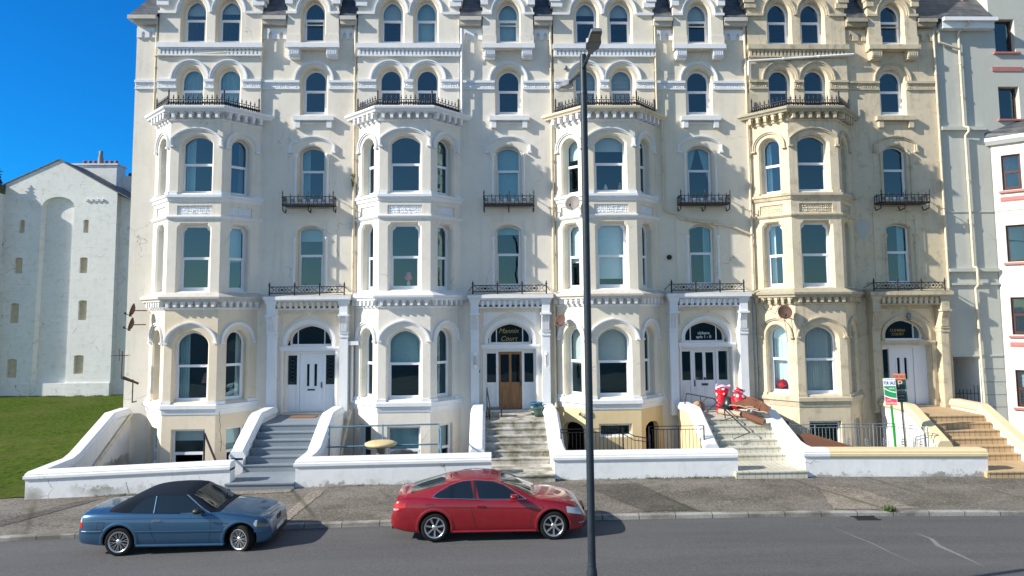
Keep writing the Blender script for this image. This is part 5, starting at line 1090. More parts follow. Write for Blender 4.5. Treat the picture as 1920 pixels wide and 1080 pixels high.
gb = MB(); gb.sweep([(18.98, .02, 11.78), (20.58, -1.60, 11.78), (23.55, -1.60, 11.78)], [(.16, 0), (.16, -.12), (.02, -.26), (-.02, -.26), (-.02, 0)]); gb.build('bay_gutter', 'pipe_white', H)
iw = MB(); iw.wbox(17.25, 26.9, 2.6, 2.7, -.4, 16); iw.wbox(19.4, 26.8, 1.0, 1.1, -.4, 22); iw.build('interior', 'interior', H)
# ---------------------------------------------------------------- white gabled building across the lawn
H = thing('gabled_building', 'tall weathered white building with blind arch and steep gable beyond the lawn', 'building', (-27.5, 20, .4))
Y0 = 20.; F = Fr(0, Y0); w, rv = MB(), MB()
nic = lambda q=0.: [(-26.55-q, .9), (-28.72+q, .9)]+[(x, z) for x, z in arch(-27.55, 2.02-2*q, 12.3, 12.95-q, 'round')][0:]
hol = [nic()]; small = [(-29.75, 11.05), (-25.75, 11.05), (-29.85, 8.55), (-25.8, 8.55), (-29.95, 5.55), (-25.75, 5.7), (-29.95, 2.1), (-25.85, 2.3)]
sm = []
rc_ = MB()
for k, (x, z) in enumerate(small):
    hw = (.16, .24, .26, .30)[k//2]; hh = (.42, .5, .62, .58)[k//2]; f = outline(x, hw*2, z-hh, z+hh-.05, z+hh, 'seg'); sm.append(f); hol.append(f(0)); rv.bridge(F, f(0), 0, f(0), -.22)
    rc_.sheet(F, f(0), (), -.16)
w.sheet(F, [(-30.9, -.5), (-23.85, -.5), (-23.85, 13.2), (-27.6, 15.35), (-30.9, 13.80)], hol)
rv.bridge(F, nic(), 0, nic(.10), -.3); rv.sheet(F, nic(.10), (), -.3)
w.sheet(Fr(0, Y0+.5), [(-23.9, -.5), (-15, -.5), (-15, 11), (-19, 11), (-23.9, 13.1)]); w.sheet(Fr(0, Y0-.9), [(-36, -.5), (-30.9, -.5), (-30.9, 13.6), (-36, 13.6)])
w.add([(-23.85, Y0, -.5), (-23.85, Y0+14, -.5), (-23.85, Y0+14, 13.1), (-23.85, Y0, 13.1)], [(0, 1, 2, 3)]); w.add([(-30.9, Y0-.9, -.5), (-30.9, Y0+14, -.5), (-30.9, Y0+14, 13.1), (-30.9, Y0-.9, 13.1)], [(0, 1, 2, 3)])
w.build('wall', 'gable_white', H); rv.build('blind_openings', 'gable_white', H); rc_.build('blocked_window', 'recess_brown', H)
pl = MB(); pl.box(F, -30.9, -28.75, .1, 1.15, 0, .12); pl.box(F, -26.6, -23.85, .1, 1.15, 0, .12); pl.box(F, -28.75, -26.6, .1, 1.15, -.32, .05); pl.wbox(-23.85, -15, Y0+.38, Y0+.5, .1, 1.1)
for x in [-30.2+k*.36 for k in range(4)]+[-25.75+k*.33 for k in range(4)]:
    q_ = MB(); q_.box(F, x-.07, x+.07, 12.65, 12.8, 0, .09); q_.build('corbel', 'gable_white', H)
pl.build('plinth', 'gable_white', H)
r = MB()
r.add([(-27.6, Y0, 15.36), (-19.5, Y0, 10.85), (-19.5, Y0+14, 10.85), (-27.6, Y0+14, 15.36)], [(0, 1, 2, 3)]); r.add([(-27.6, Y0, 15.36), (-31.1, Y0, 13.72), (-31.1, Y0+14, 13.72), (-27.6, Y0+14, 15.36)], [(0, 1, 2, 3)])
r.sweep([(-31.0, Y0-.03, 13.76), (-27.6, Y0-.03, 15.36)], [(-.05, -.02), (.05, -.02), (.05, .03), (-.05, .03)]); r.sweep([(-27.6, Y0-.03, 15.36), (-23.8, Y0-.03, 13.22), (-19.5, Y0+.1, 10.9)], [(-.08, -.04), (.08, -.04), (.08, .05), (-.08, .05)])
r.wbox(-36, -30.95, Y0-.9, Y0+6, 13.5, 13.72); r.build('roof', 'slate', H)
ch = MB(); ch.wbox(-29.0, -25.5, Y0+3, Y0+4.2, 12.5, 15.62); ch.wbox(-29.1, -25.4, Y0+2.9, Y0+4.3, 15.62, 15.72); ch.wbox(-25.49, -23.5, Y0+3.8, Y0+4.9, 11.5, 15.0); CH = ch.build('chimney', 'gable_white', H)
pt = MB(); [pt.lathe((x, Y0+3.6, 15.72), [(.14, 0), (.11, .05), (.10, .28), (.13, .32), (.08, .32)], 10) for x in (-28.0, -27.65, -27.3, -26.55, -26.2, -25.85)]; [pt.lathe((x, Y0+4.3, 15.0), [(.16, 0), (.12, .3), (.1, .3)], 10) for x in (-25.2, -24.85, -24.5, -24.15, -23.8)]; pt.build('chimney_pot', 'terracotta', CH)
pt = MB(); pt.lathe((-26.93, Y0+3.6, 15.72), [(.2, 0), (.17, .1), (.17, .5), (.12, .7), (.13, 1.0), (.05, 1.0)], 12); pt.build('tall_chimney_pot', 'dish_grey', CH)
H = thing('roof_finial', 'dark iron cross finial on the ridge at the far left', 'finial', (-31.0, 19.5, 13.75)); mb = MB(); mb.lathe((-31.0, 19.5, 13.75), [(.22, 0), (.1, .25), (.06, .3), (.12, .4), (.04, .5), (.03, .9), (0, 1.0)], 10); mb.path([(-31.2, 19.5, 14.5), (-30.8, 19.5, 14.5)], .03); mb.path([(-31.15, 19.5, 14.3), (-30.85, 19.5, 14.3)], .03); mb.build('cross', 'iron', H)
# ---------------------------------------------------------------- street lamp
LX, LY = 1.60, -14.7
H = thing('street_lamp', 'tall dark blue-grey lamp post with two arms at the near side of the road', 'street lamp', (LX, LY, G(LX)-.25))
g0 = G(LX)-.25; mb = MB(); mb.lathe((LX, LY, 0), [(.086, g0), (.086, 1.18), (.082, 1.24), (.066, 1.32), (.064, 1.4), (.056, 9.66), (.056, 9.68), (0, 9.68)], 20); mb.lathe((LX, LY, 0), [(.066, 1.33), (.070, 1.35), (.066, 1.37)], 20)
mb.lathe((LX, LY, 0), [(.062, 9.0), (.062, 9.03), (.058, 9.05)], 16); mb.box(Fr(LX-.05, LY-.078), 0, .10, .5, .95, 0, .012); mb.build('pole', 'lamp_pole', H)
def head(a, b, nm='lamp_arm'):
    a, b = Vector(a), Vector(b); d = (b-a).normalized(); m_ = MB(); m_.tube(a, b, .03, 8); m_.tube(a, a+(b-a)*.35, .034, 8); o = m_.build(nm, 'lamp_pole', H)
    dh = Vector((d.x, d.y, 0)).normalized(); sd = Vector((dh.y, -dh.x, 0)); dd = (dh*.99+Vector((0, 0, .14))).normalized(); u = sd.cross(dd)*-1
    if u.z < 0: u = -u
    def P(l, w, h): return b+dd*l+sd*w+u*h
    prof = [(-.10, .03, .04, -.03), (.02, .05, .05, -.04), (.10, .10, .06, -.045), (.28, .115, .055, -.045), (.31, .09, .04, -.04), (.56, .085, .03, -.035), (.60, .07, .02, -.03)]
    h_ = MB(); vs = []
    for l, w, t, bt in prof: vs += [P(l, -w, bt), P(l, -w, t*.5), P(l, -w*.6, t), P(l, w*.6, t), P(l, w, t*.5), P(l, w, bt)]
    h_.add(vs, [(k*6+i, k*6+(i+1) % 6, (k+1)*6+(i+1) % 6, (k+1)*6+i) for k in range(len(prof)-1) for i in range(6)]); h_.add(vs[:6], [tuple(range(6))]); h_.add(vs[-6:], [tuple(range(6))])
    L_ = h_.build('lamp_head', 'lamp_head', H); g_ = MB(); g_.add([P(.33, -.075, -.046), P(.33, .075, -.046), P(.55, .065, -.042), P(.55, -.065, -.042)], [(0, 1, 2, 3)]); g_.build('lens', 'lamp_glass', L_)
head((LX, LY, 9.45), (LX+.0, LY-.95, 9.42)); head((LX, LY, 9.40), (LX-.13, LY+1.0, 9.52))
# ---------------------------------------------------------------- cars
def smooth(xs, ys, x, s=.05):
    return sum(np.interp(x+k*s/2, xs, ys)*w for k, w in ((-2, .1), (-1, .22), (0, .36), (1, .22), (2, .1)))
def car(name, label, loc, rz, sc, C, group='cars parked along the kerb'):
    H = thing(name, label, 'car', loc, rz, group); H.scale = (sc, sc, sc); L = C['L']; hw0 = C['W']/2
    T = lambda k: (lambda x: float(smooth([p[0] for p in C[k]], [p[1] for p in C[k]], x, .12 if k == 'roof' else max(.015, min(.30, (min(x, L-x)-.12)*.6)))))
    zt, zs, zb, pw = T('top'), T('shoulder'), T('bottom'), T('plan')
    SEC = [(0, 0), (.82, 0), (.93, .03), (.975, .10), (.992, .28), (1.0, .50), (.997, .66), (.985, .78), (.970, .88), (.945, .955), (.905, 1.0)]
    def sec(x):
        hw = pw(x)*hw0; b, s_, t_ = zb(x), zs(x), zt(x); h_ = s_-b
        P = [(y*hw, b+z*h_) for y, z in SEC]; ys = .905*hw
        P += [(ys*.88, s_+(t_-s_)*.45), (ys*.7, s_+(t_-s_)*.78), (ys*.45, s_+(t_-s_)*.94), (ys*.2, t_), ]
        return P
    def sy(x, z):                       # half width of the flank at height z
        P = sec(x)[3:11]; return float(np.interp(z, [p[1] for p in P], [p[0] for p in P]))
    xs = sorted(set([0, .015, .04, .07, .10, .14, .2]+[L-k for k in (0, .01, .03, .06, .1, .16, .24)]+list(np.arange(.28, L-.28, .07))))
    vs, fs = [], []; N_ = None
    for x in xs:
        P = sec(x); ring = [(x, -y, z) for y, z in P]+[(x, y, z) for y, z in P[::-1][:-1]]; N_ = len(ring); vs += ring
    for k in range(len(xs)-1): fs += [(k*N_+i, k*N_+(i+1) % N_, (k+1)*N_+(i+1) % N_, (k+1)*N_+i) for i in range(N_)]
    fs += [tuple(range(N_))[::-1], tuple((len(xs)-1)*N_+i for i in range(N_))]
    me = bpy.data.meshes.new('body'); me.from_pydata(vs, [], fs); me.materials.append(MATS[C['paint']]); me.materials.append(MATS['black_plastic'])
    bm = bmesh.new(); bm.from_mesh(me); bmesh.ops.recalc_face_normals(bm, faces=bm.faces); bm.to_mesh(me); bm.free()
    body = bpy.data.objects.new('body', me); COL.objects.link(body)
    WX = (C['wr'], C['wf']); R = C['R']; ar = R+.045
    cut = MB()
    for wx in WX:
        for s in (-1, 1):
            n = 36; y0, y1 = s*(hw0-.30), s*(hw0+.2)
            ring = [(wx+ar*math.cos(2*math.pi*i/n), R+.01+ar*math.sin(2*math.pi*i/n)) for i in range(n)]
            a = [(p[0], y0, p[1]) for p in ring]; b_ = [(p[0], y1, p[1]) for p in ring]
            cut.add(a+b_, [(i, (i+1) % n, n+(i+1) % n, n+i) for i in range(n)]+[tuple(range(n))[::-1], tuple(range(n, 2*n))])
    co_ = cut.build('cut', 'black_plastic', None); bm = bmesh.new(); bm.from_mesh(co_.data); bmesh.ops.recalc_face_normals(bm, faces=bm.faces); bm.to_mesh(co_.data); bm.free()
    md = body.modifiers.new('b', 'BOOLEAN'); md.operation = 'DIFFERENCE'; md.solver = 'EXACT'; md.object = co_
    dg = bpy.context.evaluated_depsgraph_get(); dg.update(); nm = bpy.data.meshes.new_from_object(body.evaluated_get(dg)); body.modifiers.clear(); body.data = nm; bpy.data.objects.remove(co_)
    nm.materials.clear(); nm.materials.append(MATS[C['paint']]); nm.materials.append(MATS['black_plastic'])
    for p in nm.polygons:
        c = p.center; inside = any(math.hypot(c.x-wx, c.z-R-.01) < ar+.004 for wx in WX) and abs(c.y) > hw0-.32 and (abs(c.y) < hw0-.29 or any(abs(math.hypot(c.x-wx, c.z-R-.01)-ar) < .012 for wx in WX))
        p.material_index = 1 if inside or (c.z < .2 and p.normal.z < -.5) else 0; p.use_smooth = True
    nm.update(); nm.set_sharp_from_angle(angle=rad(38)); body.parent = H
    # flared lip over each wheel
    for wx in WX:
        for s in (-1, 1):
            m_ = MB(); pr = []
            for i in range(25):
                t = rad(-8)+rad(196)*i/24; row = []
                for q, o in ((0, .004), (.03, .018), (.075, .002)):
                    x, z = wx+(ar+q)*math.cos(t), R+.01+(ar+q)*math.sin(t); z = max(z, .16); row.append((x, s*(sy(x, min(z, zs(x)-.01))+o), z))
                pr.append(row)
            m_.add([v for r_ in pr for v in r_], [(i*3+j, i*3+j+1, (i+1)*3+j+1, (i+1)*3+j) for i in range(24) for j in range(2)], True); m_.build('wheel_arch', C['paint'], H, local=True)
    # cabin
    zr, rb, yb, yr_ = T('roof'), C['belt'], T('cab_base'), None
    tum = C['tumble']; x0, x1 = C['cab']
    def side(x, z): return yb(x)-max(0, z-rb(x))*tum
    def topz(x, y):
        y0 = side(x, zr(x)-.05); t = min(1, abs(y)/max(.05, y0)); return zr(x)+.02*(1-t*t)-.05*t**7
    NS = 9; vs, fs = [], []; xs = list(np.arange(x0, x1, .05))+[x1]
    def crow(x):
        zc = zr(x)-.05; lowz = rb(x)-.06; y0 = side(x, zc); r_ = [(side(x, lowz+(zc-lowz)*k/4), lowz+(zc-lowz)*k/4) for k in range(4)]
        return r_+[(y0*t, topz(x, y0*t)) for t in (1, .97, .92, .84, .7, .5, .25, 0)]
    for x in xs:
        P = crow(x); vs += [(x, -y, z) for y, z in P]+[(x, y, z) for y, z in P[::-1][1:]]
    n = len(vs)//len(xs); fs = [(k*n+i, k*n+i+1, (k+1)*n+i+1, (k+1)*n+i) for k in range(len(xs)-1) for i in range(n-1)]
    cb = MB(); cb.add(vs, fs, True); cb.add(vs[:n], [tuple(range(n))]); cb.add(vs[-n:], [tuple(range(n))]); cab = cb.build(C['cabname'], C['cabmat'], H, local=True)
    cab.data.set_sharp_from_angle(angle=rad(50))
    def shield(nm_, xa, xb, m_, w0, w1, grow=0., o=.006):
        g = MB(); ny, nx = 14, 12; vs = []
        for a in range(nx+1):
            x = xa+(xb-xa)*a/nx; wq = w0+(w1-w0)*a/nx
            for b in range(ny+1):
                t = -1+2*b/ny; y0 = side(x, zr(x)-.05)-wq; y = y0*t; vs.append((x, y, topz(x, y)+o))
        g.add(vs, [(a*(ny+1)+b, a*(ny+1)+b+1, (a+1)*(ny+1)+b+1, (a+1)*(ny+1)+b) for a in range(nx) for b in range(ny)], True); return g.build(nm_, m_, H, local=True)
    ws = shield('windscreen', *C['ws'], 'car_glass_front', .05, .09)
    if C.get('rw'): shield('rear_window', *C['rw'], 'car_glass_front', .10, .06)
    if C.get('hdr'): shield('windscreen_header', *C['hdr'], 'soft_top', .0, .0, o=.008)
    for s in (-1, 1):
        for loop in C['side_glass']:
            g = MB(); xa, xb = min(p[0] for p in loop)+.002, max(p[0] for p in loop)-.002; vs = []; NC = 16; m2 = len(loop)
            for a in range(NC+1):
                x = xa+(xb-xa)*a/NC; zz = []
                for q in range(m2):
                    (ax, az), (bx, bz) = loop[q], loop[(q+1) % m2]
                    if (ax-x)*(bx-x) <= 0 and ax != bx: zz.append(az+(bz-az)*(x-ax)/(bx-ax))
                z0, z1 = min(zz), max(zz); vs += [(x, s*(side(x, z0+(z1-z0)*j/5)+.008), z0+(z1-z0)*j/5) for j in range(6)]
            g.add(vs, [(a*6+j, a*6+j+1, (a+1)*6+j+1, (a+1)*6+j) for a in range(NC) for j in range(5)], True); g.build('side_window', 'car_glass', H, local=True)
        for loop in C['side_trim']:
            t = MB(); pts = [Vector((x, s*(side(x, z)+.009), z)) for x, z in loop]; t.path(pts, C.get('trim_r', .009), 4); t.build('window_trim', 'chrome', H, local=True)
        if C.get('pillar'):
            t = MB(); a, b, wdt = C['pillar']; pts = [(x, s*(side(x, z)+.011), z) for x, z in ((a[0]-wdt, a[1]), (a[0]+wdt, a[1]), (b[0]+wdt, b[1]), (b[0]-wdt, b[1]))]; t.add(pts, [(0, 1, 2, 3)]); t.build('pillar', C.get('pillar_mat', 'black_plastic'), H, local=True)
        # panel gaps, crease lines
        sm_ = MB()
        for loop in C['gaps']:
            for a, b in zip(loop, loop[1:]):
                k = max(1, int(math.hypot(b[0]-a[0], b[1]-a[1])/.12)); pts = [(a[0]+(b[0]-a[0])*q/k, a[1]+(b[1]-a[1])*q/k) for q in range(k+1)]
                sm_.path([(x, s*(sy(x, z)+.0005), z) for x, z in pts], .005, 4)
        sm_.build('panel_gap', 'black_plastic', H, local=True)
        for loop, m_, r_ in C['strips']:
            st_ = MB(); P = []
            for a, b in zip(loop, loop[1:]):
                k = max(1, int(abs(b[0]-a[0])/.12)); P += [(a[0]+(b[0]-a[0])*q/k, a[1]+(b[1]-a[1])*q/k) for q in range(k+1)]
            st_.path([(x, s*(sy(x, z)+r_*.2), z) for x, z in P], r_, 6); st_.build('side_moulding', m_, H, local=True)
        def patch(nm_, loop, m_, o=.006):
            g = MB(); (a, b, c, d) = loop; n_ = 8; vs = []
            for i in range(n_+1):
                for j in range(5):
                    u, v = i/n_, j/4; x = (a[0]*(1-u)+b[0]*u)*(1-v)+(d[0]*(1-u)+c[0]*u)*v; z = (a[1]*(1-u)+b[1]*u)*(1-v)+(d[1]*(1-u)+c[1]*u)*v
                    y = sy(x, z) if z < zs(x) else sy(x, zs(x))-(z-zs(x))*1.0; vs.append((x, s*(y+o), z))
            g.add(vs, [(i*5+j, i*5+j+1, (i+1)*5+j+1, (i+1)*5+j) for i in range(n_) for j in range(4)], True); return g.build(nm_, m_, H, local=True)
        for nm_, loop, m_ in C['patches']: patch(nm_, loop, m_)
        mx, mz = C['mirror']; m_ = MB(); vs = []
        for k, (dx, sc_) in enumerate(((-.07, .75), (-.05, .95), (.03, 1.), (.09, .8), (.12, .3))):
            for i in range(12):
                t = 2*math.pi*i/12; vs.append((mx+dx, s*(yb(mx)+.14+.10*sc_*math.cos(t)), mz+.065*sc_*math.sin(t)))
        m_.add(vs, [(k*12+i, k*12+(i+1) % 12, (k+1)*12+(i+1) % 12, (k+1)*12+i) for k in range(4) for i in range(12)], True); m_.add(vs[:12], [tuple(range(12))]); m_.add(vs[-12:], [tuple(range(12))]); m_.tube((mx, s*(yb(mx)-.02), mz-.05), (mx, s*(yb(mx)+.1), mz-.03), .025, 6)
        m_.build('door_mirror', C['mirror_mat'], H, local=True)
        hx, hz = C['handle']; m_ = MB(); yy = sy(hx, hz)
        m_.add([(hx+q, s*(yy+o), hz+z) for q, o, z in ((-.11, .0, 0), (-.09, .035, .012), (.09, .035, .012), (.11, .0, 0), (-.11, .0, -.02), (-.09, .03, -.022), (.09, .03, -.022), (.11, 0, -.02))], [(0, 1, 2, 3), (4, 5, 6, 7), (1, 2, 6, 5), (0, 1, 5, 4), (2, 3, 7, 6)]); m_.build('door_handle', C['handle_mat'], H, local=True)
    # wheels
    for wx, front in ((WX[0], 0), (WX[1], 1)):
        for s in (-1, 1):
            W_ = bpy.data.objects.new('wheel', None); COL.objects.link(W_); W_.parent = H; W_.location = (wx, s*(hw0-.125), R); W_.rotation_euler = (0, 0, rad(C['steer'])*front)
            yo = s*.11; t = MB(); t.lathe((0, 0, 0), [(R-.095, -.10), (R-.05, -.112), (R-.018, -.10), (R, -.075), (R, .075), (R-.018, .10), (R-.05, .112), (R-.095, .10), (R-.095, -.10)], 40, 'Y'); t.build('tyre', 'tyre', W_, local=True)
            rr = R-.09; rm = MB(); sg = s
            rm.lathe((0, 0, 0), [(rr+.004, sg*.106), (rr-.012, sg*.110), (rr-.028, sg*.085), (rr-.035, sg*.0), (rr-.03, -sg*.08)], 40, 'Y')
            nS = C['spokes']
            for k in range(nS):
                pairs = ((0, 0),) if C['spoke_style'] == 'single' else ((-.20, .11), (.20, -.11))
                for da, db in pairs:
                    a0 = 2*math.pi*(k+.25)/nS+da*2*math.pi/nS; a1 = 2*math.pi*(k+.25)/nS+db*2*math.pi/nS*2.2
                    w0, w1 = C['spoke_w']; vs = []
                    for r_, a_, ww, y_ in ((.05, a0, w0, .088), (rr-.015, a1, w1, .098)):
                        c_, s_ = math.cos(a_), math.sin(a_)
                        for q in (-1, 1):
                            for dy in (0, -.03): vs.append((r_*c_-q*ww*s_, sg*(y_+dy), r_*s_+q*ww*c_))
                    rm.add(vs, [(0, 2, 6, 4), (1, 3, 7, 5), (0, 1, 5, 4), (2, 3, 7, 6)])
            rm.lathe((0, 0, 0), [(.065, sg*.06), (.06, sg*.092), (.03, sg*.10), (0, sg*.10)], 16, 'Y'); rm.build('rim', 'alloy', W_, local=True)
            dk = MB(); dk.lathe((0, 0, 0), [(rr-.03, sg*.035), (0, sg*.035)], 24, 'Y'); dk.lathe((0, 0, 0), [(.15, sg*.05), (.15, sg*.04), (0, sg*.052)], 20, 'Y'); dk.build('brake_disc', 'black_plastic', W_, local=True)
    for nm_, F_, m_ in C['extras']:
        e = MB(); F_(e, H); e.build(nm_, m_, H, local=True)
    return H
def ybox(e, x0, x1, y0, y1, z0, z1): e.add([(x, y, z) for x in (x0, x1) for y in (y0, y1) for z in (z0, z1)], [(0, 1, 3, 2), (4, 6, 7, 5), (0, 4, 5, 1), (2, 3, 7, 6), (0, 2, 6, 4), (1, 5, 7, 3)])
RED = dict(L=4.59, W=1.77, wr=1.04, wf=3.80, R=.325, paint='paint_red', cabmat='paint_red', cabname='roof', tumble=.52, steer=0, spokes=7, spoke_style='single', spoke_w=(.016, .024),
  top=[(0, .58), (.04, .64), (.08, .80), (.13, 1.00), (.25, 1.04), (.8, 1.07), (1.2, 1.06), (3.2, 1.0), (3.45, .985), (3.9, .93), (4.2, .86), (4.36, .79), (4.45, .70), (4.54, .60), (4.59, .50)], s_top=.02,
  shoulder=[(0, .56), (.04, .62), (.08, .76), (.13, .92), (.4, .96), (1.2, .965), (2.6, .935), (3.4, .915), (3.9, .85), (4.25, .77), (4.42, .68), (4.52, .57), (4.59, .49)], s_shoulder=.02,
  bottom=[(0, .36), (.1, .27), (.4, .20), (.8, .17), (3.9, .17), (4.3, .19), (4.5, .22), (4.59, .30)],
  plan=[(0, .70), (.02, .78), (.07, .86), (.2, .92), (.5, .965), (.9, 1.0), (1.4, .995), (2.4, .985), (3.2, .985), (3.8, .995), (4.1, .965), (4.3, .92), (4.45, .85), (4.54, .77), (4.59, .66)],
  roof=[(.62, 1.04), (.85, 1.12), (1.15, 1.235), (1.45, 1.325), (1.8, 1.375), (2.15, 1.39), (2.5, 1.375), (2.75, 1.33), (3.1, 1.165), (3.5, .975)], belt=lambda x: .945 if x > 1.4 else .97, cab=(.62, 3.52),
  cab_base=[(.5, .70), (1.2, .80), (2.4, .835), (3.3, .80), (3.6, .74)], ws=(2.72, 3.42), rw=(.72, 1.36),
  side_glass=[[(2.13, .965), (3.25, .945), (3.02, 1.08), (2.78, 1.22), (2.55, 1.295), (2.12, 1.325)], [(1.22, .985), (2.05, .967), (2.04, 1.325), (1.82, 1.305), (1.55, 1.23), (1.28, 1.10), (1.12, 1.02)]],
  side_trim=[[(1.10, 1.0), (1.22, .972), (2.1, .952), (3.30, .93), (3.04, 1.095), (2.79, 1.24), (2.55, 1.315), (2.1, 1.345), (1.8, 1.325), (1.52, 1.25), (1.25, 1.11), (1.10, 1.0)]],
  pillar=((2.09, .955), (2.08, 1.335), .028), pillar_mat='black_plastic',
  gaps=[[(2.03, .94), (2.02, .7), (2.10, .4), (2.16, .27)], [(3.38, .90), (3.42, .6), (3.36, .27)], [(2.16, .27), (3.36, .27)], [(.06, .50), (.5, .56)], [(.85, .72), (1.0, .72), (1.0, .86), (.85, .86), (.85, .72)], [(3.45, .90), (4.0, .84), (4.3, .75)]],
  strips=[([(.9, .80), (2.0, .775), (3.4, .74)], 'paint_red', .010), ([(1.45, .235), (3.38, .235)], 'paint_red', .03)],
  patches=[('headlight', ((4.12, .62), (4.47, .55), (4.40, .70), (4.10, .755)), 'headlight'), ('tail_light', ((.05, .66), (.36, .78), (.38, .88), (.085, .86)), 'taillight'), ('reversing_light', ((.06, .70), (.20, .73), (.20, .76), (.065, .74)), 'headlight'), ('fog_light', ((4.40, .36), (4.54, .37), (4.54, .39), (4.40, .38)), 'headlight')],
  mirror=(3.0, 1.02), mirror_mat='paint_red', handle=(2.24, .80), handle_mat='paint_red',
  extras=[('grille', lambda e, H: ybox(e, 4.50, 4.585, -.30, .30, .42, .60), 'black_plastic'), ('number_plate', lambda e, H: ybox(e, 4.586, 4.60, -.26, .26, .30, .40), 'plate_white'),
          ('roof_aerial', lambda e, H: e.lathe((1.36, 0, 1.32), [(.035, 0), (.02, .05), (0, .09)], 8), 'paint_red'), ('rear_valance', lambda e, H: ybox(e, .02, .2, -.6, .6, .25, .33), 'black_plastic'),
          ('wiper', lambda e, H: [e.path([(3.33, -.45+k*.5, .995), (3.17, -.15+k*.5, 1.08)], .01, 4) for k in (0, 1)], 'black_plastic'), ('scuttle', lambda e, H: ybox(e, 3.29, 3.37, -.62, .62, .97, .985), 'black_plastic')])
BLUE = dict(L=4.49, W=1.757, wr=1.0, wf=3.725, R=.318, paint='paint_blue', cabmat='soft_top', cabname='soft_top', tumble=.40, steer=-22, spokes=10, spoke_style='cross', spoke_w=(.006, .007),
  top=[(0, .52), (.04, .60), (.07, .78), (.10, .97), (.2, 1.0), (.6, 1.015), (1.0, 1.01), (3.2, .975), (3.45, .95), (3.9, .885), (4.2, .83), (4.34, .785), (4.42, .73), (4.455, .62), (4.475, .55), (4.49, .50)], s_top=.02,
  shoulder=[(0, .50), (.04, .58), (.07, .75), (.10, .90), (.4, .935), (1.2, .93), (3.3, .895), (3.8, .83), (4.15, .785), (4.32, .735), (4.42, .67), (4.46, .57), (4.49, .49)], s_shoulder=.02,
  bottom=[(0, .34), (.1, .26), (.5, .22), (.9, .19), (3.9, .18), (4.3, .19), (4.49, .26)],
  plan=[(0, .74), (.02, .80), (.08, .87), (.25, .935), (.6, .975), (1.0, .995), (2.0, 1.0), (3.3, .99), (3.7, .99), (4.0, .965), (4.22, .93), (4.36, .88), (4.45, .81), (4.49, .74)],
  roof=[(.80, .955), (.98, 1.03), (1.28, 1.19), (1.52, 1.30), (1.8, 1.35), (2.2, 1.375), (2.58, 1.37), (2.80, 1.31), (3.05, 1.165), (3.36, .965)], belt=lambda x: .925, cab=(.82, 3.44),
  cab_base=[(.7, .68), (1.2, .78), (2.4, .80), (3.2, .775), (3.5, .70)], ws=(2.78, 3.36), rw=None, hdr=(2.66, 2.78),
  side_glass=[[(1.98, .935), (3.12, .915), (2.90, 1.08), (2.72, 1.20), (2.60, 1.27), (2.2, 1.285), (1.98, 1.28)], [(1.42, .94), (1.95, .935), (1.95, 1.28), (1.80, 1.25), (1.62, 1.16), (1.50, 1.05)]],
  side_trim=[[(.86, .945), (1.0, .925), (3.05, .91)], [(1.965, .93), (1.965, 1.28)], [(3.22, .91), (2.98, 1.06), (2.66, 1.30)]], trim_r=.012,
  pillar=((3.16, .915), (2.66, 1.295), .03), pillar_mat='paint_blue',
  gaps=[[(1.90, .92), (1.90, .72), (1.96, .48), (2.05, .30)], [(3.24, .89), (3.27, .6), (3.24, .26)], [(.10, .80), (.9, .83), (1.9, .82), (3.25, .80)], [(.03, .60), (.62, .62)], [(.50, .62), (.66, .62), (.66, .76), (.50, .76), (.50, .62)], [(3.3, .885), (3.9, .80), (4.2, .72)]],
  strips=[([(1.35, .545), (3.32, .53)], 'paint_blue', .016), ([(.02, .545), (.62, .56)], 'paint_blue', .02), ([(4.05, .49), (4.44, .47)], 'paint_blue', .018), ([(1.4, .235), (3.36, .225)], 'paint_blue', .035)],
  patches=[('front_indicator', ((4.00, .60), (4.12, .595), (4.13, .735), (4.08, .735)), 'lamp_amber'), ('headlight', ((4.122, .595), (4.42, .575), (4.39, .68), (4.132, .735)), 'car_glass_front'), ('tail_light', ((.035, .62), (.15, .63), (.14, .74), (.055, .74)), 'taillight'), ('rear_indicator', ((.055, .75), (.14, .75), (.13, .86), (.075, .86)), 'lamp_amber')],
  mirror=(2.98, .985), mirror_mat='black_plastic', handle=(2.05, .79), handle_mat='chrome',
  extras=[('kidney_grille', lambda e, H: [ybox(e, 4.31, 4.368, y0, y0+.15, .55, .70) for y0 in (-.165, .015)], 'chrome'), ('grille_insert', lambda e, H: [ybox(e, 4.32, 4.374, y0, y0+.12, .565, .69) for y0 in (-.15, .03)], 'black_plastic'),
          ('lower_intake', lambda e, H: ybox(e, 4.31, 4.392, -.62, .62, .25, .355), 'black_plastic'), ('number_plate', lambda e, H: ybox(e, 4.378, 4.396, -.26, .26, .37, .47), 'plate_white'), ('badge', lambda e, H: [ybox(e, 3.34, 3.42, s*.872-.006, s*.872+.006, .64, .66) for s in (-1, 1)], 'chrome'),
          ('aerial', lambda e, H: e.path([(.52, .62, 1.0), (.40, .66, 1.32)], .006, 4), 'black_plastic'), ('wiper', lambda e, H: [e.path([(3.16, -.4+k*.5, .985), (2.98, -.1+k*.5, 1.09)], .01, 4) for k in (0, 1)], 'black_plastic'),
          ('scuttle', lambda e, H: ybox(e, 3.10, 3.18, -.58, .58, .95, .968), 'black_plastic')])
def shx(v, d): return [tuple([p[0]+d]+list(p[1:])) for p in v]
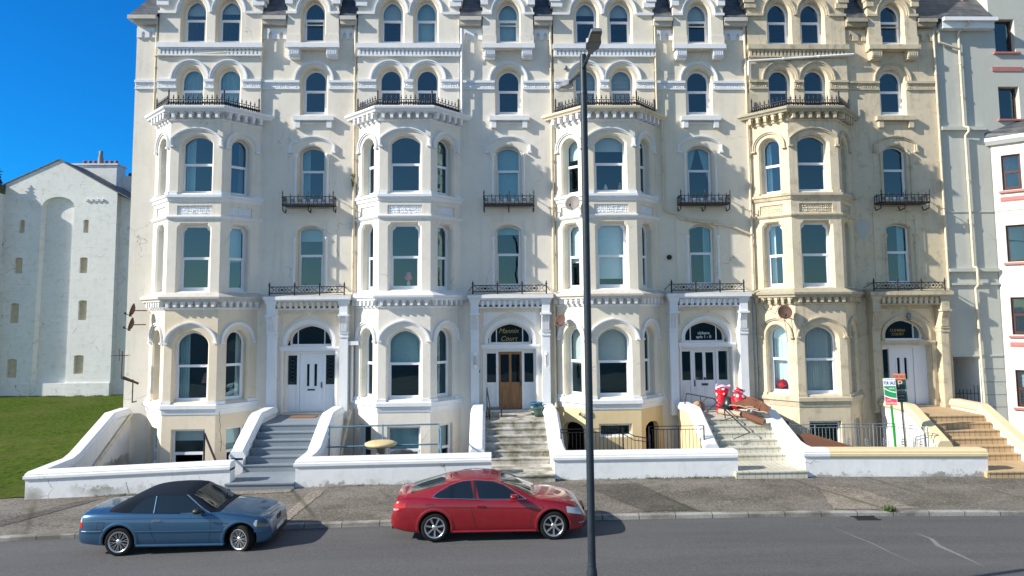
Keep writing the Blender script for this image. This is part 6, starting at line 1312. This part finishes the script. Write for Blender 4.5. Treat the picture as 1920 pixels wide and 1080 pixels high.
def refit(C, d, d2, knee=None, kf=1.):
    for k in ('roof', 'cab_base'): C[k] = shx(C[k], d)
    C['side_glass'] = [shx(l, d) for l in C['side_glass']]; C['side_trim'] = [shx(l, d) for l in C['side_trim']]; C['gaps'] = [shx(l, d) if i < 2 else l for i, l in enumerate(C['gaps'])]
    C['pillar'] = ((C['pillar'][0][0]+d, C['pillar'][0][1]), (C['pillar'][1][0]+d, C['pillar'][1][1]), C['pillar'][2]); C['cab'] = (C['cab'][0]+d, C['cab'][1]+d)
    for k in ('ws', 'rw', 'hdr'):
        if C.get(k): C[k] = (C[k][0]+d, C[k][1]+d)
    C['mirror'] = (C['mirror'][0]+d, C['mirror'][1]); C['handle'] = (C['handle'][0]+d, C['handle'][1])
    if knee:
        q = lambda x: x if x < knee else knee+(x-knee)*kf
        for k in ('top', 'shoulder', 'bottom', 'plan'): C[k] = [(q(x), z) for x, z in C[k]]
        C['L'] = q(C['L']); C['patches'] = [(n_, tuple((q(x), z) for x, z in l), m_) for n_, l, m_ in C['patches']]; C['strips'] = [([(q(x), z) for x, z in l], m_, r_) for l, m_, r_ in C['strips']]
refit(BLUE, -.22, 0, 3.9, .83); refit(RED, -.13, 0)
RED['rw'] = (.46, 1.24); RED['roof'] = [(x, z-(.025 if z > 1.2 else 0)) for x, z in [(.36, 1.03), (.60, 1.10), (.98, 1.225)]+RED['roof'][3:]]; RED['cab'] = (.36, RED['cab'][1])
zr_ = lambda x: G(x)-.295
car('parked_car', 'glossy red two door coupe parked at the kerb, left of the lamp post', (-1.27-1.04*.977, -9.72+.885*.977, zr_(0)), rad(-.3), .977, RED)
car('parked_car', 'metallic blue convertible with folded-up dark soft top, front wheel turned', (-8.25-1.0*.973, -9.85+.8785*.973, zr_(-8)-.01), rad(.6), .973, BLUE)
def copy_tree(o, parent=None):
    c = o.copy(); COL.objects.link(c); c.parent = parent
    for ch in [q for q in ALL if q.parent == o]: copy_tree(ch, c)
    return c
ALL = list(S.objects)
bc = [o for o in ALL if o.get('category') == 'car'][-1]; tc_ = copy_tree(bc); tc_.location = (-16.9, -9.75, zr_(-15)); tc_['label'] = 'car parked beyond the left edge, only its shadow falls on the kerb'
# scuffed tyre marks and a drain on the road
def mark(name, pts, w, z=.004, mat='road_scuff'):
    mb = MB(); P = [Vector(p) for p in pts]; vs = []
    for i, p in enumerate(P):
        d = (P[min(i+1, len(P)-1)]-P[max(0, i-1)]).normalized(); nrm = Vector((-d.y, d.x, 0)); k = math.sin(math.pi*(i+.15)/(len(P)-.7)); zz = G(p.x)-.31+(.06 if p.y > -15 else .07)*min(1, (-8.2-p.y)/6.8)+z+.004
        vs += [Vector((*(p+nrm*w*k).xy, zz)), Vector((*(p-nrm*w*k).xy, zz))]
    mb.add(vs, [(2*i, 2*i+1, 2*i+3, 2*i+2) for i in range(len(P)-1)]); return tag(mb.build(name, mat), kind='structure')
plain('road_scuff', (.20, .20, .19), .9, var=.35, scale=12)
mark('road_marking', [(8.1, -9.1, 0), (8.25, -9.8, 0), (8.4, -10.4, 0), (8.45, -11.0, 0), (8.6, -11.8, 0)], .022); mark('road_marking', [(9.8, -9.6, 0), (9.9, -10.1, 0), (9.75, -10.6, 0), (9.8, -11.1, 0), (9.85, -11.9, 0)], .06)

mb = MB(); zc = G(9.3)-.303
for k in range(9): mb.wbox(9.05+k*.06, 9.08+k*.06, -8.52, -8.24, zc-.02, zc+.012)
mb.wbox(9.0, 9.6, -8.56, -8.52, zc-.02, zc+.012); mb.wbox(9.0, 9.6, -8.24, -8.22, zc-.02, zc+.012); tag(mb.build('drain_grate', 'black_plastic'), 'small dark drain grate in the gutter below the kerb tuft', 'drain')
# ---------------------------------------------------------------- one mesh per separate piece
def split_pieces(o):
    me = o.data; nv = len(me.vertices); par = list(range(nv))
    def find(a):
        while par[a] != a: par[a] = par[par[a]]; a = par[a]
        return a
    for e in me.edges: par[find(e.vertices[0])] = find(e.vertices[1])
    isl = {}; [isl.setdefault(find(v), []).append(v) for v in range(nv)]
    keys = list(isl); bb = []
    for k in keys:
        c = np.array([me.vertices[v].co[:] for v in isl[k]]); bb.append((c.min(0), c.max(0), (c.max(0)-c.min(0)).max()))
    g = list(range(len(keys)))
    def fg(a):
        while g[a] != a: a = g[a]
        return a
    for i in range(len(keys)):
        for j in range(i+1, len(keys)):
            gap = np.maximum(0, np.maximum(bb[i][0]-bb[j][1], bb[j][0]-bb[i][1]))
            if np.sqrt((gap**2).sum()) <= max(.02, .5*max(bb[i][2], bb[j][2])): g[fg(i)] = fg(j)
    grp = {}; [grp.setdefault(fg(i), []).append(keys[i]) for i in range(len(keys))]
    if len(grp) < 2: return
    of = {v: fg(keys.index(find(v))) for v in range(nv)}
    vs = [v.co.copy() for v in me.vertices]; polys = [(tuple(p.vertices), p.use_smooth) for p in me.polygons]; mat = me.materials[0]; name = o.name.split('.')[0]
    for n_, gk in enumerate(grp):
        ids = [v for v in range(nv) if of[v] == gk]; mp = {v: i for i, v in enumerate(ids)}; pl_ = [p for p in polys if p[0][0] in mp]
        m2 = bpy.data.meshes.new(name); m2.from_pydata([vs[v] for v in ids], [], [[mp[v] for v in p[0]] for p in pl_]); m2.materials.append(mat); m2.polygons.foreach_set('use_smooth', [p[1] for p in pl_]); m2.update()
        if n_ == 0: o.data = m2
        else:
            c = o.copy(); c.data = m2; COL.objects.link(c); c.parent = o.parent
SPLIT = ('gutter', 'side_light', 'groove', 'band', 'string_course', 'window_sill', 'bay_reveals', 'window_reveals', 'chimney_pot', 'leaded_lattice', 'post', 'letter_plate', 'wiper', 'badge', 'antenna', 'rail', 'blind_openings', 'blocked_window')
bpy.context.view_layer.update()
for o in list(S.objects):
    if o.type == 'MESH' and o.parent and o.name.split('.')[0] in SPLIT and not o.children and len(o.data.vertices) < 2500: split_pieces(o)
for o in S.objects:
    if o.name.startswith(('bay_reveals', 'window_reveals')): o.name = 'window_reveal'
